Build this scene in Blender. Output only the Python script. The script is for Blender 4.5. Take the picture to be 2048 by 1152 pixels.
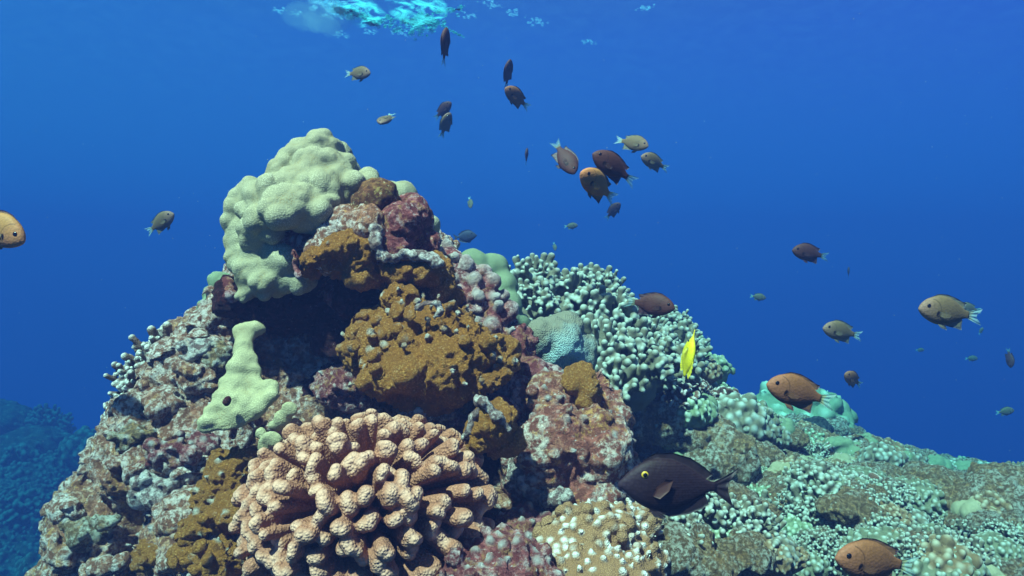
import bpy, math, random
import numpy as np
from mathutils import Vector, Matrix
from mathutils.bvhtree import BVHTree
S = bpy.context.scene
for o in list(bpy.data.objects): bpy.data.objects.remove(o)
COL = S.collection
R = math.radians
rng = np.random.default_rng(7)
random.seed(7)

# ------------------------------------------------------------------ camera, water light, sun, exposure
cam = bpy.data.objects.new('camera', bpy.data.cameras.new('camera')); COL.objects.link(cam)
cam.rotation_euler = (R(90), 0, 0); cam.data.angle = R(70)
cam.data.clip_start = .01; cam.data.clip_end = 500
S.camera = cam
S.render.resolution_x, S.render.resolution_y = 1024, 576
S.view_settings.view_transform = 'Standard'; S.view_settings.look = 'None'
S.view_settings.exposure = 2.25; S.view_settings.gamma = 1
S.cycles.use_denoising = True
S.cycles.max_bounces = 5; S.cycles.diffuse_bounces = 2; S.cycles.transparent_max_bounces = 12

def nn(t, typ, **kw):
    n = t.nodes.new('ShaderNode' + typ)
    for k, v in kw.items():
        if isinstance(v, (int, float, tuple, list)) and k in n.inputs: n.inputs[k].default_value = v
        else: setattr(n, k, v)
    return n

W = bpy.data.worlds.new('World'); S.world = W; W.use_nodes = True
t = W.node_tree; bg = t.nodes['Background']
SUN_EL, SUN_AZ = R(57), R(-34)      # from the left, behind the camera
sund = Vector((math.sin(SUN_AZ)*math.cos(SUN_EL), -math.cos(SUN_AZ)*math.cos(SUN_EL), math.sin(SUN_EL)))
tc = nn(t, 'TexCoord'); sx = nn(t, 'SeparateXYZ'); t.links.new(tc.outputs['Generated'], sx.inputs[0])
mr = nn(t, 'MapRange'); mr.inputs[1].default_value = -1; t.links.new(sx.outputs['Z'], mr.inputs[0])
cr = nn(t, 'ValToRGB'); t.links.new(mr.outputs[0], cr.inputs[0])
e = cr.color_ramp.elements
e[0].position = 0; e[0].color = (.001, .012, .06, 1)
e[1].position = 1; e[1].color = (.14, .10, .075, 1)  # zenith kept warm as added fill light on the reef
for p, c in ((.40, (.004, .027, .105)), (.5, (.008, .032, .118)), (.58, (.008, .031, .116)), (.66, (.009, .031, .120)), (.85, (.028, .034, .045))):
    q = e.new(p); q.color = (*c, 1)
sky = nn(t, 'TexSky', sky_type='NISHITA'); sky.sun_disc = False; sky.sun_elevation = SUN_EL; sky.sun_rotation = math.pi - SUN_AZ
mul = nn(t, 'Mix', data_type='RGBA', blend_type='ADD'); mul.inputs[0].default_value = 0.004   # daylight reaching down over the water's own blue
wx = nn(t, 'MapRange'); wx.inputs[1].default_value = -.6; wx.inputs[2].default_value = .6; t.links.new(sx.outputs['X'], wx.inputs[0])
lr = nn(t, 'Mix', data_type='RGBA'); t.links.new(wx.outputs[0], lr.inputs[0]); lr.inputs[6].default_value = (.5, 1.3, 1.05, 1); lr.inputs[7].default_value = (1.9, .75, 1.1, 1)
tw = nn(t, 'Mix', data_type='RGBA', blend_type='MULTIPLY'); tw.inputs[0].default_value = 1; t.links.new(cr.outputs[0], tw.inputs[6]); t.links.new(lr.outputs[2], tw.inputs[7])
t.links.new(tw.outputs[2], mul.inputs[6]); t.links.new(sky.outputs[0], mul.inputs[7]); t.links.new(mul.outputs[2], bg.inputs[0])
bg.inputs[1].default_value = 1.0
sun = bpy.data.objects.new('sun', bpy.data.lights.new('sun', 'SUN')); COL.objects.link(sun)
sun.data.energy = 5; sun.data.angle = R(1.5); sun.data.color = (1, .60, .45)
sun.rotation_euler = sund.to_track_quat('Z', 'Y').to_euler(); sun.location = (0, 0, 3)

F = 1024/math.tan(R(35))
def P(px, py, Y): return np.array([(px-1024)/F*Y, Y, -(py-576)/F*Y])

# ------------------------------------------------------------------ numpy noise
def _h(i, j, k, s):
    with np.errstate(over='ignore'):
        n = (i.astype(np.uint32)*np.uint32(374761393) + j.astype(np.uint32)*np.uint32(668265263) + k.astype(np.uint32)*np.uint32(2147483647) + np.uint32(s*974634777 & 0xffffffff))
        n = (n ^ (n >> np.uint32(13)))*np.uint32(1274126177); n = (n ^ (n >> np.uint32(16)))*np.uint32(2246822519)
        return ((n ^ (n >> np.uint32(15))) & np.uint32(0xffffff)).astype(np.float32)/16777215.0
def vnoise(p, s=0):
    b = np.floor(p).astype(np.int64); f = (p-b).astype(np.float32); f = f*f*f*(f*(f*6-15)+10)
    r = 0
    for dx in (0, 1):
        wx = f[:, 0] if dx else 1-f[:, 0]
        for dy in (0, 1):
            wy = f[:, 1] if dy else 1-f[:, 1]
            for dz in (0, 1):
                wz = f[:, 2] if dz else 1-f[:, 2]
                r = r + wx*wy*wz*_h(b[:, 0]+dx, b[:, 1]+dy, b[:, 2]+dz, s)
    return r*2-1
def fbm(p, sc, o=4, s=0, g=.5):
    r = 0; a = 1; tot = 0
    for k in range(o):
        r = r + a*vnoise(p/sc + 17.3*k, s+k); tot += a; a *= g; sc /= 2.03
    return r/tot
def ridge(p, sc, o=3, s=0):
    r = 0; a = 1; tot = 0
    for k in range(o):
        r = r + a*(1-2*np.abs(vnoise(p/sc+9.1*k, s+k))); tot += a; a *= .5; sc /= 2.1
    return r/tot
def worley(p, sc, s=0):
    q = p/sc; b = np.floor(q).astype(np.int64); best = np.full(len(p), 9., np.float32)
    for dx in (-1, 0, 1):
        for dy in (-1, 0, 1):
            for dz in (-1, 0, 1):
                c = b+np.array([dx, dy, dz])
                pt = c + np.stack([_h(c[:, 0], c[:, 1], c[:, 2], s+m) for m in (1, 2, 3)], 1)
                best = np.minimum(best, ((pt-q)**2).sum(1))
    return np.sqrt(best)

# ------------------------------------------------------------------ materials
def mixc(t, fac, a, b, mode='MIX'):
    m = nn(t, 'Mix', data_type='RGBA', blend_type=mode)
    for s, v in ((0, fac), (6, a), (7, b)):
        if hasattr(v, 'is_output') or hasattr(v, 'links'): t.links.new(v, m.inputs[s])
        elif isinstance(v, (int, float)): m.inputs[s].default_value = v
        else: m.inputs[s].default_value = (*v, 1)
    return m.outputs[2]
def band(t, src, lo, hi):
    m = nn(t, 'MapRange'); m.inputs[1].default_value = lo; m.inputs[2].default_value = hi; t.links.new(src, m.inputs[0]); return m.outputs[0]
def noise_n(t, co, sc, det=4, rough=.6, dist=0):
    n = nn(t, 'TexNoise'); n.inputs['Scale'].default_value = sc; n.inputs['Detail'].default_value = det
    n.inputs['Roughness'].default_value = rough; n.inputs['Distortion'].default_value = dist; t.links.new(co, n.inputs[0]); return n.outputs[0]
def newmat(name):
    m = bpy.data.materials.new(name); m.use_nodes = True; t = m.node_tree
    b = t.nodes['Principled BSDF']; b.inputs['Roughness'].default_value = .75; b.inputs['Specular IOR Level'].default_value = .25
    c = nn(t, 'TexCoord'); oi = nn(t, 'ObjectInfo'); va = nn(t, 'VectorMath', operation='ADD')
    sc = nn(t, 'VectorMath', operation='SCALE'); t.links.new(oi.outputs['Random'], sc.inputs[0]); sc.inputs['Scale'].default_value = 30
    t.links.new(c.outputs['Object'], va.inputs[0]); t.links.new(sc.outputs[0], va.inputs[1])
    return m, t, b, va.outputs[0]
def attr(t, n):
    a = nn(t, 'Attribute'); a.attribute_name = n; return a.outputs['Fac']
def bump(t, b, h, st, dist):
    n = nn(t, 'Bump'); n.inputs['Strength'].default_value = st; n.inputs['Distance'].default_value = dist
    t.links.new(h, n.inputs['Height'])
    t.links.new(n.outputs[0], b.inputs['Normal']); return n
def madd(t, a, b, k):
    m = nn(t, 'Math', operation='MULTIPLY_ADD'); t.links.new(b, m.inputs[0]); m.inputs[1].default_value = k; t.links.new(a, m.inputs[2]); return m.outputs[0]

def rock_mat(name, base, second, pale, accent, s=1., pale_amt=(.52, .66), fine=1., tipc=(.72, .70, .66)):
    """encrusted reef rock: two ground tones, pale algae and coralline patches, own accent colour"""
    m, t, b, co = newmat(name)
    c = mixc(t, band(t, noise_n(t, co, 9*s, 6, .65), .42, .58), base, second)
    c = mixc(t, band(t, noise_n(t, co, 13*s, 6, .7), .53, .60), c, accent)
    c = mixc(t, band(t, noise_n(t, co, 44*s, 5, .7), .54, .62), c, tuple(x*1.3 for x in accent))
    n2 = noise_n(t, co, 27*s, 10, .78, .15)
    big = noise_n(t, co, 7*s, 4, .6, .3)
    f = band(t, madd(t, madd(t, n2, attr(t, 'hgt'), .34), big, .5), pale_amt[0]+.45, pale_amt[1]+.45)
    c = mixc(t, f, c, pale)
    n3 = noise_n(t, co, 105*s, 6, .75)
    c = mixc(t, band(t, n3, .58, .66), c, tuple(min(1, x*1.25+.12) for x in pale))
    c = mixc(t, band(t, noise_n(t, co, 75*s, 5, .7), .56, .42), tuple(x*.5 for x in base), c)
    c = mixc(t, attr(t, 'tip'), c, tipc)
    t.links.new(c, b.inputs['Base Color'])
    h = madd(t, noise_n(t, co, 60, 8, .75, .5), noise_n(t, co, 260, 4, .7), .5)
    bump(t, b, h, 1.0*fine, .022); b.inputs['Roughness'].default_value = .9
    return m
def coral_mat(name, base, edge, tip, vs=420, vst=.5, vd=.003, mott=.25, dark=None, grain=False, crease=None):
    """living coral skin: granular corallites, mottling, pale growing tips ('tip') and tinted crests ('hgt')"""
    m, t, b, co = newmat(name)
    n = noise_n(t, co, 26, 5, .6)
    c = mixc(t, band(t, n, .38, .66), base, tuple(x*(1-mott) for x in base))
    if dark: c = mixc(t, band(t, noise_n(t, co, 60, 8, .8, .4), .56, .68), c, dark)
    if grain: c = mixc(t, band(t, noise_n(t, co, 13, 9, .75, .4), .50, .60), c, tuple(x*.42 for x in base))
    if grain: c = mixc(t, band(t, noise_n(t, co, 26, 9, .78, .3), .55, .62), c, (.58, .38, .28))
    if grain: c = mixc(t, band(t, noise_n(t, co, 230, 4, .7), .54, .64), c, tuple(min(1, x*1.2+.03) for x in edge))
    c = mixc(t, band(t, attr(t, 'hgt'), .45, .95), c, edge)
    if crease: c = mixc(t, band(t, attr(t, 'hgt'), .34, .16), c, crease)  # low creases tinted dark: brown algae, with crease shadow put into the colour
    vo = nn(t, 'TexVoronoi'); vo.inputs['Scale'].default_value = vs; t.links.new(co, vo.inputs['Vector'])
    g = band(t, vo.outputs['Distance'], .75, .15)
    c = mixc(t, band(t, g, .3, 1), tuple(x*.66 for x in base), c)
    c = mixc(t, attr(t, 'tip'), c, tip)
    t.links.new(c, b.inputs['Base Color'])
    if grain:
        g = madd(t, noise_n(t, co, 190, 6, .75, .3), noise_n(t, co, 420, 3, .6), .5)
    if vs > 300 and not grain: g = madd(t, g, noise_n(t, co, 90, 6, .7), 1.2)
    bump(t, b, g, vst, vd); b.inputs['Roughness'].default_value = .8
    return m
M = dict(
 rock=rock_mat('encrusted_rock', (.56, .23, .13), (.70, .42, .27), (.92, .80, .72), (.62, .31, .10), 1.2, pale_amt=(.43, .55)),
 pink=rock_mat('coralline_rock', (.40, .09, .095), (.60, .25, .24), (.74, .58, .56), (.42, .22, .09), pale_amt=(.50, .60)),
 maroon=rock_mat('maroon_shade_rock', (.050, .006, .008), (.075, .012, .014), (.16, .07, .08), (.09, .018, .02), pale_amt=(.72, .82)),  # cave and gap shadow put into the rock colour as dark maroon
 bed=rock_mat('seabed_rock', (.055, .05, .035), (.08, .075, .05), (.13, .14, .12), (.07, .05, .03), .6, pale_amt=(.50, .62), tipc=(.15, .16, .14)),
 slope=rock_mat('slope_rock', (.36, .22, .11), (.48, .35, .19), (.60, .60, .50), (.46, .27, .11), pale_amt=(.46, .58)),
 ledge=rock_mat('crust_edge', (.44, .28, .26), (.56, .44, .38), (.80, .76, .70), (.44, .2, .18), pale_amt=(.34, .46)),
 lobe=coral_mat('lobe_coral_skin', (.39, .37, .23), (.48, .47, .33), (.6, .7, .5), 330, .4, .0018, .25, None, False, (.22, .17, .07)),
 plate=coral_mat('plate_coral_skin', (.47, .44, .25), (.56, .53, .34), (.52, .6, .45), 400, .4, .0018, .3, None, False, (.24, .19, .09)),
 rice=coral_mat('rice_coral_skin', (.68, .27, .04), (.82, .44, .12), (.85, .84, .74), 230, 1.0, .022, .45, (.24, .085, .016), True),
 cauli=coral_mat('cauliflower_skin', (.43, .18, .105), (.50, .235, .145), (.58, .335, .235), 235, .8, .0022, .10),
 finger=coral_mat('finger_coral_skin', (.19, .175, .12), (.22, .225, .165), (.36, .42, .37), 600, .3, .0015, .25),
 knob=coral_mat('knob_coral_skin', (.19, .20, .125), (.25, .28, .20), (.36, .43, .37), 500, .3, .0015, .35, (.20, .11, .05)),
 slopeknob=coral_mat('brown_knob_skin', (.24, .155, .08), (.30, .22, .13), (.36, .33, .24), 500, .3, .0015, .3, (.14, .08, .04)),
 green=coral_mat('green_coral_skin', (.22, .29, .17), (.27, .36, .23), (.40, .52, .40), 500, .3, .0015, .35, (.2, .17, .08)),
 browncl=coral_mat('brown_branch_skin', (.22, .12, .08), (.30, .17, .12), (.66, .66, .60), 300, .7, .003, .3),
 whiteknob=coral_mat('white_knobbed_skin', (.33, .17, .08), (.44, .27, .14), (.72, .74, .70), 380, .6, .003, .3, (.30, .13, .05)),
)

# ------------------------------------------------------------------ mesh building
def ico(sub):
    import bmesh
    bm = bmesh.new(); bmesh.ops.create_icosphere(bm, subdivisions=sub, radius=1)
    v = np.array([x.co[:] for x in bm.verts]); f = np.array([[x.index for x in y.verts] for y in bm.faces]); bm.free(); return v, f
ICO = {k: ico(k) for k in (1, 2, 3)}
def mesh_from(v, f, name='m'):
    me = bpy.data.meshes.new(name); f = np.asarray(f)
    n = f.shape[1]
    me.vertices.add(len(v)); me.vertices.foreach_set('co', np.asarray(v, np.float32).ravel())
    me.loops.add(f.size); me.loops.foreach_set('vertex_index', f.astype(np.int32).ravel())
    me.polygons.add(len(f)); me.polygons.foreach_set('loop_start', np.arange(0, f.size, n, dtype=np.int32))
    me.update(calc_edges=True); return me
def soup(bl, sub=3):
    """bl: list of (centre, radii, rot3x3 or None) ellipsoids"""
    bv, bf = ICO[sub]; V = []; Fc = []; n = 0
    for c, r, rot in bl:
        v = bv*np.asarray(r)
        if rot is not None: v = v@np.asarray(rot).T
        V.append(v+np.asarray(c)); Fc.append(bf+n); n += len(bv)
    return np.concatenate(V), np.concatenate(Fc)
def arrays(me):
    v = np.empty(len(me.vertices)*3, np.float32); me.vertices.foreach_get('co', v)
    n = np.empty(len(me.vertices)*3, np.float32); me.vertices.foreach_get('normal', n)
    return v.reshape(-1, 3).astype(np.float64), n.reshape(-1, 3).astype(np.float64)
def remesh(v, f, vox, smooth=2):
    me = mesh_from(v, f, 'tmp'); ob = bpy.data.objects.new('tmp', me); COL.objects.link(ob)
    m = ob.modifiers.new('r', 'REMESH'); m.mode = 'VOXEL'; m.voxel_size = vox; m.adaptivity = 0
    if smooth:
        s = ob.modifiers.new('s', 'SMOOTH'); s.factor = .5; s.iterations = smooth
    dg = bpy.context.evaluated_depsgraph_get(); dg.update()
    out = bpy.data.meshes.new_from_object(ob.evaluated_get(dg))
    bpy.data.objects.remove(ob); bpy.data.meshes.remove(me); return out
def setattr_f(me, name, val):
    a = me.attributes.new(name, 'FLOAT', 'POINT'); a.data.foreach_set('value', np.asarray(val, np.float32))
def link(name, me, mat, parent=None, loc=None):
    o = bpy.data.objects.new(name, me); me.name = name; COL.objects.link(o)
    if mat: me.materials.append(mat)
    me.polygons.foreach_set('use_smooth', np.ones(len(me.polygons), bool))
    if loc is not None:
        me.transform(Matrix.Translation(-Vector(loc))); o.location = loc
    if parent: o.parent = parent
    return o
def tag(o, label=None, cat=None, group=None, kind=None):
    for k, v in (('label', label), ('category', cat), ('group', group), ('kind', kind)):
        if v: o[k] = v
    return o
def Bl(px, py, Y, r, ry=None, rz=None, rot=0):
    k = Y/F; ry = r if ry is None else ry; rz = (r+ry)/2 if rz is None else rz
    a = R(rot); m = None
    if rot: m = np.array([[math.cos(a), 0, -math.sin(a)], [0, 1, 0], [math.sin(a), 0, math.cos(a)]])
    return (P(px, py, Y), (r*k, rz*k, ry*k), m)
Bl0 = Bl
def capsule(a, b, ra, rb, n=None):
    a = np.asarray(a, float); b = np.asarray(b, float); L = np.linalg.norm(b-a)
    n = n or max(2, int(L/(min(ra, rb)*.55))+1)
    return [(a+(b-a)*s, (ra+(rb-ra)*s,)*3, None) for s in np.linspace(0, 1, n)]
def near_mask(v, pts, rad):
    """soft mask of vertices close to points"""
    from mathutils.kdtree import KDTree
    kd = KDTree(len(pts))
    for i, p in enumerate(pts): kd.insert(p, i)
    kd.balance(); d = np.array([kd.find(p)[2] for p in v.tolist()])
    return np.clip(1.3-d/rad, 0, 1)
def scatter(v, n, cnt, sep, keep=None, seed=0):
    r = np.random.default_rng(seed); idx = r.permutation(len(v)); out = []; P_ = np.empty((0, 3))
    for i in idx:
        if keep is not None and not keep(v[i], n[i]): continue
        if len(P_) and ((P_-v[i])**2).sum(1).min() < sep*sep: continue
        P_ = np.vstack([P_, v[i]]); out.append(i)
        if len(out) >= cnt: break
    return out
def colony(bl, vox, smooth=2, amp=(), knobs=None, sub=3, seed=0, tips=None):
    """union of ellipsoids -> skin, optional pale knobs, noise relief. amp: list of (kind, size, height)"""
    v, f = soup(bl, sub)
    me = remesh(v, f, vox, smooth); tipc = [] if tips is None else list(tips[0]); tr = .01 if tips is None else tips[1]
    if knobs:
        cnt, sep, kr, kl, up = knobs
        vv, nr = arrays(me)
        ids = scatter(vv, nr, cnt, sep, (lambda p, n: n[2] > up and n[1] < .25), seed+5); kb = []
        r = np.random.default_rng(seed+3)
        for i in ids:
            q = kr*r.uniform(.5, 1.5); d = nr[i]*.7+np.array([0, -.1, .45])+r.normal(0, .15, 3); d /= np.linalg.norm(d); L = kl*r.uniform(.6, 1.4)
            kb += capsule(vv[i]-nr[i]*q, vv[i]+d*L, q*1.1, q, 4); tipc.append(vv[i]+d*(L+q*.4))
        tr = kr*1.25
        v2, f2 = soup(kb, 2); a = np.array([p.vertices[:] for p in me.polygons]) if len(me.polygons) < 0 else None
        fa = np.empty(len(me.loops), np.int32); me.loops.foreach_get('vertex_index', fa)
        fa = fa.reshape(-1, 4); tri = np.concatenate([fa[:, [0, 1, 2]], fa[:, [0, 2, 3]]])
        vv = np.concatenate([vv, v2]); tri = np.concatenate([tri, f2+len(vv)-len(v2)])
        me = remesh(vv, tri, vox, 1)
    vv, nr = arrays(me); h = np.zeros(len(vv)); dd = np.zeros(len(vv))
    for kind, size, height in amp:
        if kind == 'f': w = fbm(vv, size, 4, seed)
        elif kind == 'r': w = ridge(vv, size, 3, seed+11)
        elif kind == 'w': w = 1-1.6*worley(vv, size, seed+23)
        elif kind == 'W': w = np.maximum(-.4, .75-2.2*worley(vv, size, seed+29)**1.5)
        dd += w*height; h += w*height
    sc = sum(a[2] for a in amp) or 1
    vv = vv + nr*dd[:, None]
    me.vertices.foreach_set('co', vv.astype(np.float32).ravel()); me.update()
    setattr_f(me, 'hgt', np.clip(.5+h/sc*.9, 0, 1))
    setattr_f(me, 'tip', near_mask(vv, tipc, tr) if tipc else np.zeros(len(vv)))
    return me
HITS = []
def add_bvh(me, loc=(0, 0, 0)):
    v, _ = arrays(me); v = v+np.asarray(loc); HITS.append(BVHTree.FromPolygons(v.tolist(), [p.vertices[:] for p in me.polygons]))
def cast(px, py):
    d = Vector(P(px, py, 1)).normalized(); best = None
    for b in HITS:
        h = b.ray_cast(Vector((0, 0, 0)), d)
        if h[0] is not None and (best is None or h[3] < best[2]): best = (np.array(h[0]), np.array(h[1]), h[3])
    return best
def put(name, label, cat, me, mat, group=None, kind=None, bvh=False):
    v, _ = arrays(me); lo = v.min(0); hi = v.max(0); loc = ((lo[0]+hi[0])/2, (lo[1]+hi[1])/2, lo[2])
    if bvh: add_bvh(me)
    return tag(link(name, me, mat, None, loc), label, cat, group, kind)

ROCK = [('f', .16, .05), ('W', .07, .014), ('r', .05, .02), ('f', .02, .009), ('w', .013, .005)]
# ------------------------------------------------------------------ seabed: one sheet, dense near, reaching past where the water hides it
CP = [(1000,1250,1.15),(1200,1200,1.2),(1400,1130,1.4),(1700,1170,1.4),(2048,1170,1.5),(2300,1160,1.6),(1400,1000,1.9),(1700,1030,2.0),(2048,1060,2.3),(1560,930,2.5),
 (1750,955,3.0),(1900,980,3.3),(2048,1005,3.6),(1480,880,2.7),(1880,950,4.3),(2048,965,5.2),(2300,960,6),(1300,900,2.6),(1600,880,3.4),(1750,925,4),
 (1000,900,3),(600,900,3.4),(0,1230,5.6),(150,1180,6.4),(-300,1200,6),(0,1010,7.6),(120,920,8.4),(0,880,9.5),(-300,880,9),(250,1000,9),(700,1100,9),(1400,1150,7),(2000,1150,8),(2500,1100,8),(1750,1150,6),(900,1200,6),(2300,1150,6.8),
 (500,1500,1.2),(300,1500,1.2),(800,1500,1.1),(1400,1500,.9),(2000,1400,1.0)]
cps = np.array([P(*c) for c in CP]+[(x, y, z) for x, y, z in ((-2.5, 2.5, -2.6), (-4, 4, -3), (-1.5, 1.8, -2.2), (-3, 5.4, -3.0), (-2, 1, -2.2), (-9, 12, -6), (0, 12, -7), (9, 12, -7), (-12, 2, -3), (14, 3, -4), (0, -6, -2), (-8, -6, -3), (8, -6, -3), (-15, 20, -9), (0, 20, -9), (15, 20, -9), (-15, 15, -8), (15, 15, -8), (5, 16, -8), (-5, 16, -8))])
def ground(xy):
    d2 = ((xy[:, None, :]-cps[None, :, :2])**2).sum(2)+.01
    w = d2**-2.0
    return (w*cps[:, 2]).sum(1)/w.sum(1)
gx = np.sinh(np.linspace(-3.3, 3.3, 360))*1.15+.7; gy = np.sinh(np.linspace(-2.0, 3.6, 380))*.9+1.6
X, Yg = np.meshgrid(gx, gy); xy = np.stack([X.ravel(), Yg.ravel()], 1)
z = ground(xy); p3 = np.column_stack([xy, np.zeros(len(xy))]); rr = np.clip(1.2-np.hypot(xy[:, 0], xy[:, 1])/26, 0, 1)
hh = fbm(p3, 1.1, 5, 3)*.20*rr+fbm(p3, .4, 4, 13)*.08*rr+ridge(p3, .16, 3, 8)*.03*rr
z = z+hh-.03
nx, ny = len(gx), len(gy); ii = np.arange(nx*ny).reshape(ny, nx)
ff = np.stack([ii[:-1, :-1].ravel(), ii[:-1, 1:].ravel(), ii[1:, 1:].ravel(), ii[1:, :-1].ravel()], 1)
me = mesh_from(np.column_stack([xy, z]), ff); setattr_f(me, 'hgt', np.clip(.5+hh*4, 0, 1)); setattr_f(me, 'tip', np.zeros(len(z)))
add_bvh(me); tag(link('seabed', me, M['bed']), kind='structure')

# ------------------------------------------------------------------ the rock pinnacle
me = colony([
 Bl(300,1080,1.50,190,None,190), Bl(400,930,1.52,185,None,200), Bl(455,800,1.56,150), Bl(490,690,1.62,115), Bl(525,610,1.66,90), Bl(240,1180,1.45,150), Bl(160,1150,1.5,70), Bl(190,1040,1.55,85),
 Bl(345,765,1.62,90,80), Bl(395,700,1.66,80),
 Bl(260,930,1.58,80), Bl(430,1100,1.35,150), Bl(700,950,1.75,300), Bl(700,780,1.85,260), Bl(680,620,1.8,170), Bl(680,480,1.72,110),
 Bl(950,900,1.7,230), Bl(900,680,1.75,150), Bl(850,560,1.72,90), Bl(700,1130,1.5,260), Bl(1000,1080,1.45,230), Bl(950,1250,1.25,200), Bl(600,1250,1.25,200)],
 .0048, 3, ROCK, (420, .021, .0062, .004, -.5), seed=1)
put('rock_pinnacle', 'tall encrusted rock pinnacle carrying the corals in the middle of the photo', 'rock', me, M['rock'], bvh=True)

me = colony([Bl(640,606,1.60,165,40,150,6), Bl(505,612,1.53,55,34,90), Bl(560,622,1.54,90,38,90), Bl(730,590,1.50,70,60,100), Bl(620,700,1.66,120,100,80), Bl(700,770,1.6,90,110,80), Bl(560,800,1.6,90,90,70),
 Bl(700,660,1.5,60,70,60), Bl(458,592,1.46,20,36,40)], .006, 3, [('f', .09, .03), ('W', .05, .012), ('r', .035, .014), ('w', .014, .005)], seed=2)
put('overhang_rock', 'overhang with its shade put into dark maroon colour, forming the cave under the cream lobe coral', 'rock', me, M['maroon'], bvh=True)  # overhang is rock; its maroon is the cave shade as colour

# cream-green lobe coral cap
L = [(629,300,35,1.50),(588,312,30,1.5),(652,296,33,1.51),(681,322,24,1.48),(665,322,26,1.45),(622,338,40,1.44),(566,352,42,1.47),(598,378,52,1.42),(652,378,46,1.42),(680,345,30,1.45),(702,372,32,1.44),(732,372,30,1.47),
 (628,422,40,1.37),(592,415,48,1.36),(545,400,52,1.42),(535,438,40,1.38),(560,420,40,1.35),(506,388,30,1.47),(484,414,33,1.47),(476,452,32,1.47),(472,488,30,1.46),(506,428,28,1.42),(504,470,32,1.40),(474,515,30,1.45),
 (512,545,48,1.42),(530,515,36,1.43),(573,505,44,1.45),(580,535,44,1.41),(525,568,32,1.39),(490,560,26,1.42),(600,520,30,1.46),(655,420,36,1.40),(680,400,26,1.42),(640,350,80,1.58),(560,470,90,1.62),(620,450,90,1.62),(700,430,80,1.62),(604,552,30,1.40),(484,590,16,1.40)]
L += [(548,480,34,1.43),(602,498,40,1.43),(640,478,30,1.44),(560,562,30,1.41),(548,520,40,1.42),(500,515,30,1.43),(500,575,26,1.41)]
cap = [Bl(x, y, Y, r, r*1.06, r) for x, y, r, Y in L]
me = colony(cap, .0042, 2, [('W', .056, .014), ('W', .030, .004), ('f', .012, .0010)], seed=4)
put('lobe_coral', 'large cream green lobe coral with smooth rounded lobes capping the pinnacle', 'coral', me, M['lobe'])
me = colony([Bl(806,390,1.66,30), Bl(815,408,1.66,26), Bl(780,385,1.68,26), Bl(790,420,1.68,30)], .005, 2, [('f', .04, .004)], seed=5)
put('lobe_coral', 'small green lobe coral peeping out behind the brown rock head near the summit', 'coral', me, M['lobe'])
me = colony([Bl(858,452,1.66,24), Bl(860,478,1.66,22), Bl(845,470,1.68,26), Bl(864,500,1.68,18)], .005, 2, [('f', .04, .004)], seed=6)
put('lobe_coral', 'rounded green coral lobe on the right shoulder of the summit', 'coral', me, M['lobe'])
me = colony([Bl(x, y, 1.62+.02*(i%3), r) for i, (x, y, r) in enumerate(((440,568,24),(425,590,20),(438,610,28),(415,615,22),(400,640,20),(425,640,26),(385,655,16),(452,640,22),(372,678,18),(395,668,20),(362,690,14)))], .0045, 2, [('f', .03, .005), ('W', .02, .003)], seed=7)
put('lobe_coral', 'strip of small green knobs running down the left edge below the cream cap', 'coral', me, M['green'])

# brown and pink heads right of the cap
me = colony([Bl(758,392,1.40,42,38), Bl(735,408,1.38,36,30), Bl(775,420,1.42,34,44), Bl(715,428,1.38,40,20)], .004, 2, [('f', .03, .006), ('f', .01, .002)], seed=8)
put('boulder', 'smooth red brown rock knob beside the cream lobes near the summit', 'rock', me, rock_mat('red_algae_rock', (.13, .045, .02), (.2, .09, .03), (.34, .3, .16), (.22, .16, .05), pale_amt=(.62, .74), fine=.5))
me = colony([Bl(700,450,1.38,45,40), Bl(740,450,1.36,40,44), Bl(670,475,1.38,40,35), Bl(715,500,1.37,55,45), Bl(650,510,1.37,45,35)], .004, 2, [('f', .05, .012), ('f', .015, .006), ('w', .01, .003)], seed=9)
put('crusted_rock', 'pale crusted brown boulder directly under the red brown knob', 'rock', me, M['rock'])
me = colony([Bl(800,450,1.38,50,50), Bl(830,440,1.42,34,44), Bl(790,500,1.37,45,40), Bl(845,490,1.42,34,34), Bl(820,420,1.46,30,34), Bl(775,420,1.44,30,30), Bl(860,520,1.44,26,26)], .004, 2, [('f', .06, .016), ('r', .03, .006), ('f', .012, .004)], seed=10)
put('coralline_rock', 'purplish pink rock face right of the summit above the pale ledge', 'rock', me, M['pink'])
def main_piece(me):
    """keep the largest connected piece of a mesh"""
    import bmesh
    bm = bmesh.new(); bm.from_mesh(me); seen = set(); best = []
    for v in bm.verts:
        if v in seen: continue
        st = [v]; seen.add(v); comp = [v]
        while st:
            for e_ in st.pop().link_edges:
                for w in e_.verts:
                    if w not in seen: seen.add(w); st.append(w); comp.append(w)
        if len(comp) > len(best): best = comp
    bs = set(best); bmesh.ops.delete(bm, geom=[v for v in bm.verts if v not in bs], context='VERTS'); bm.to_mesh(me); bm.free(); return me
def rim(pts, Y, r, seed, name, label, mat='ledge'):
    b = []
    def Bl(px, py, Yg, r1, ry, rz):
        h = cast(px, py-1)
        if h and abs(h[0][1]-Y) < .16: Yg = h[0][1]+.004
        return Bl0(px, py, Yg, r1, ry, rz)
    for (x0, y0), (x1, y1) in zip(pts, pts[1:]):
        n = max(2, int(math.hypot(x1-x0, y1-y0)/(r*.6)))
        for s in np.linspace(0, 1, n, endpoint=False):
            b.append(Bl(x0+(x1-x0)*s+rng.normal(0, r*.12), y0+(y1-y0)*s+rng.normal(0, r*.12), Y+rng.normal(0, .004), r*rng.uniform(.6, 1.5)*1.1, None, r*1.5))
    me = colony(b, .0032, 1, [('f', .02, .006), ('f', .008, .003)], sub=2, seed=seed)
    return put(name, label, 'coral crust', main_piece(me), M[mat])
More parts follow.
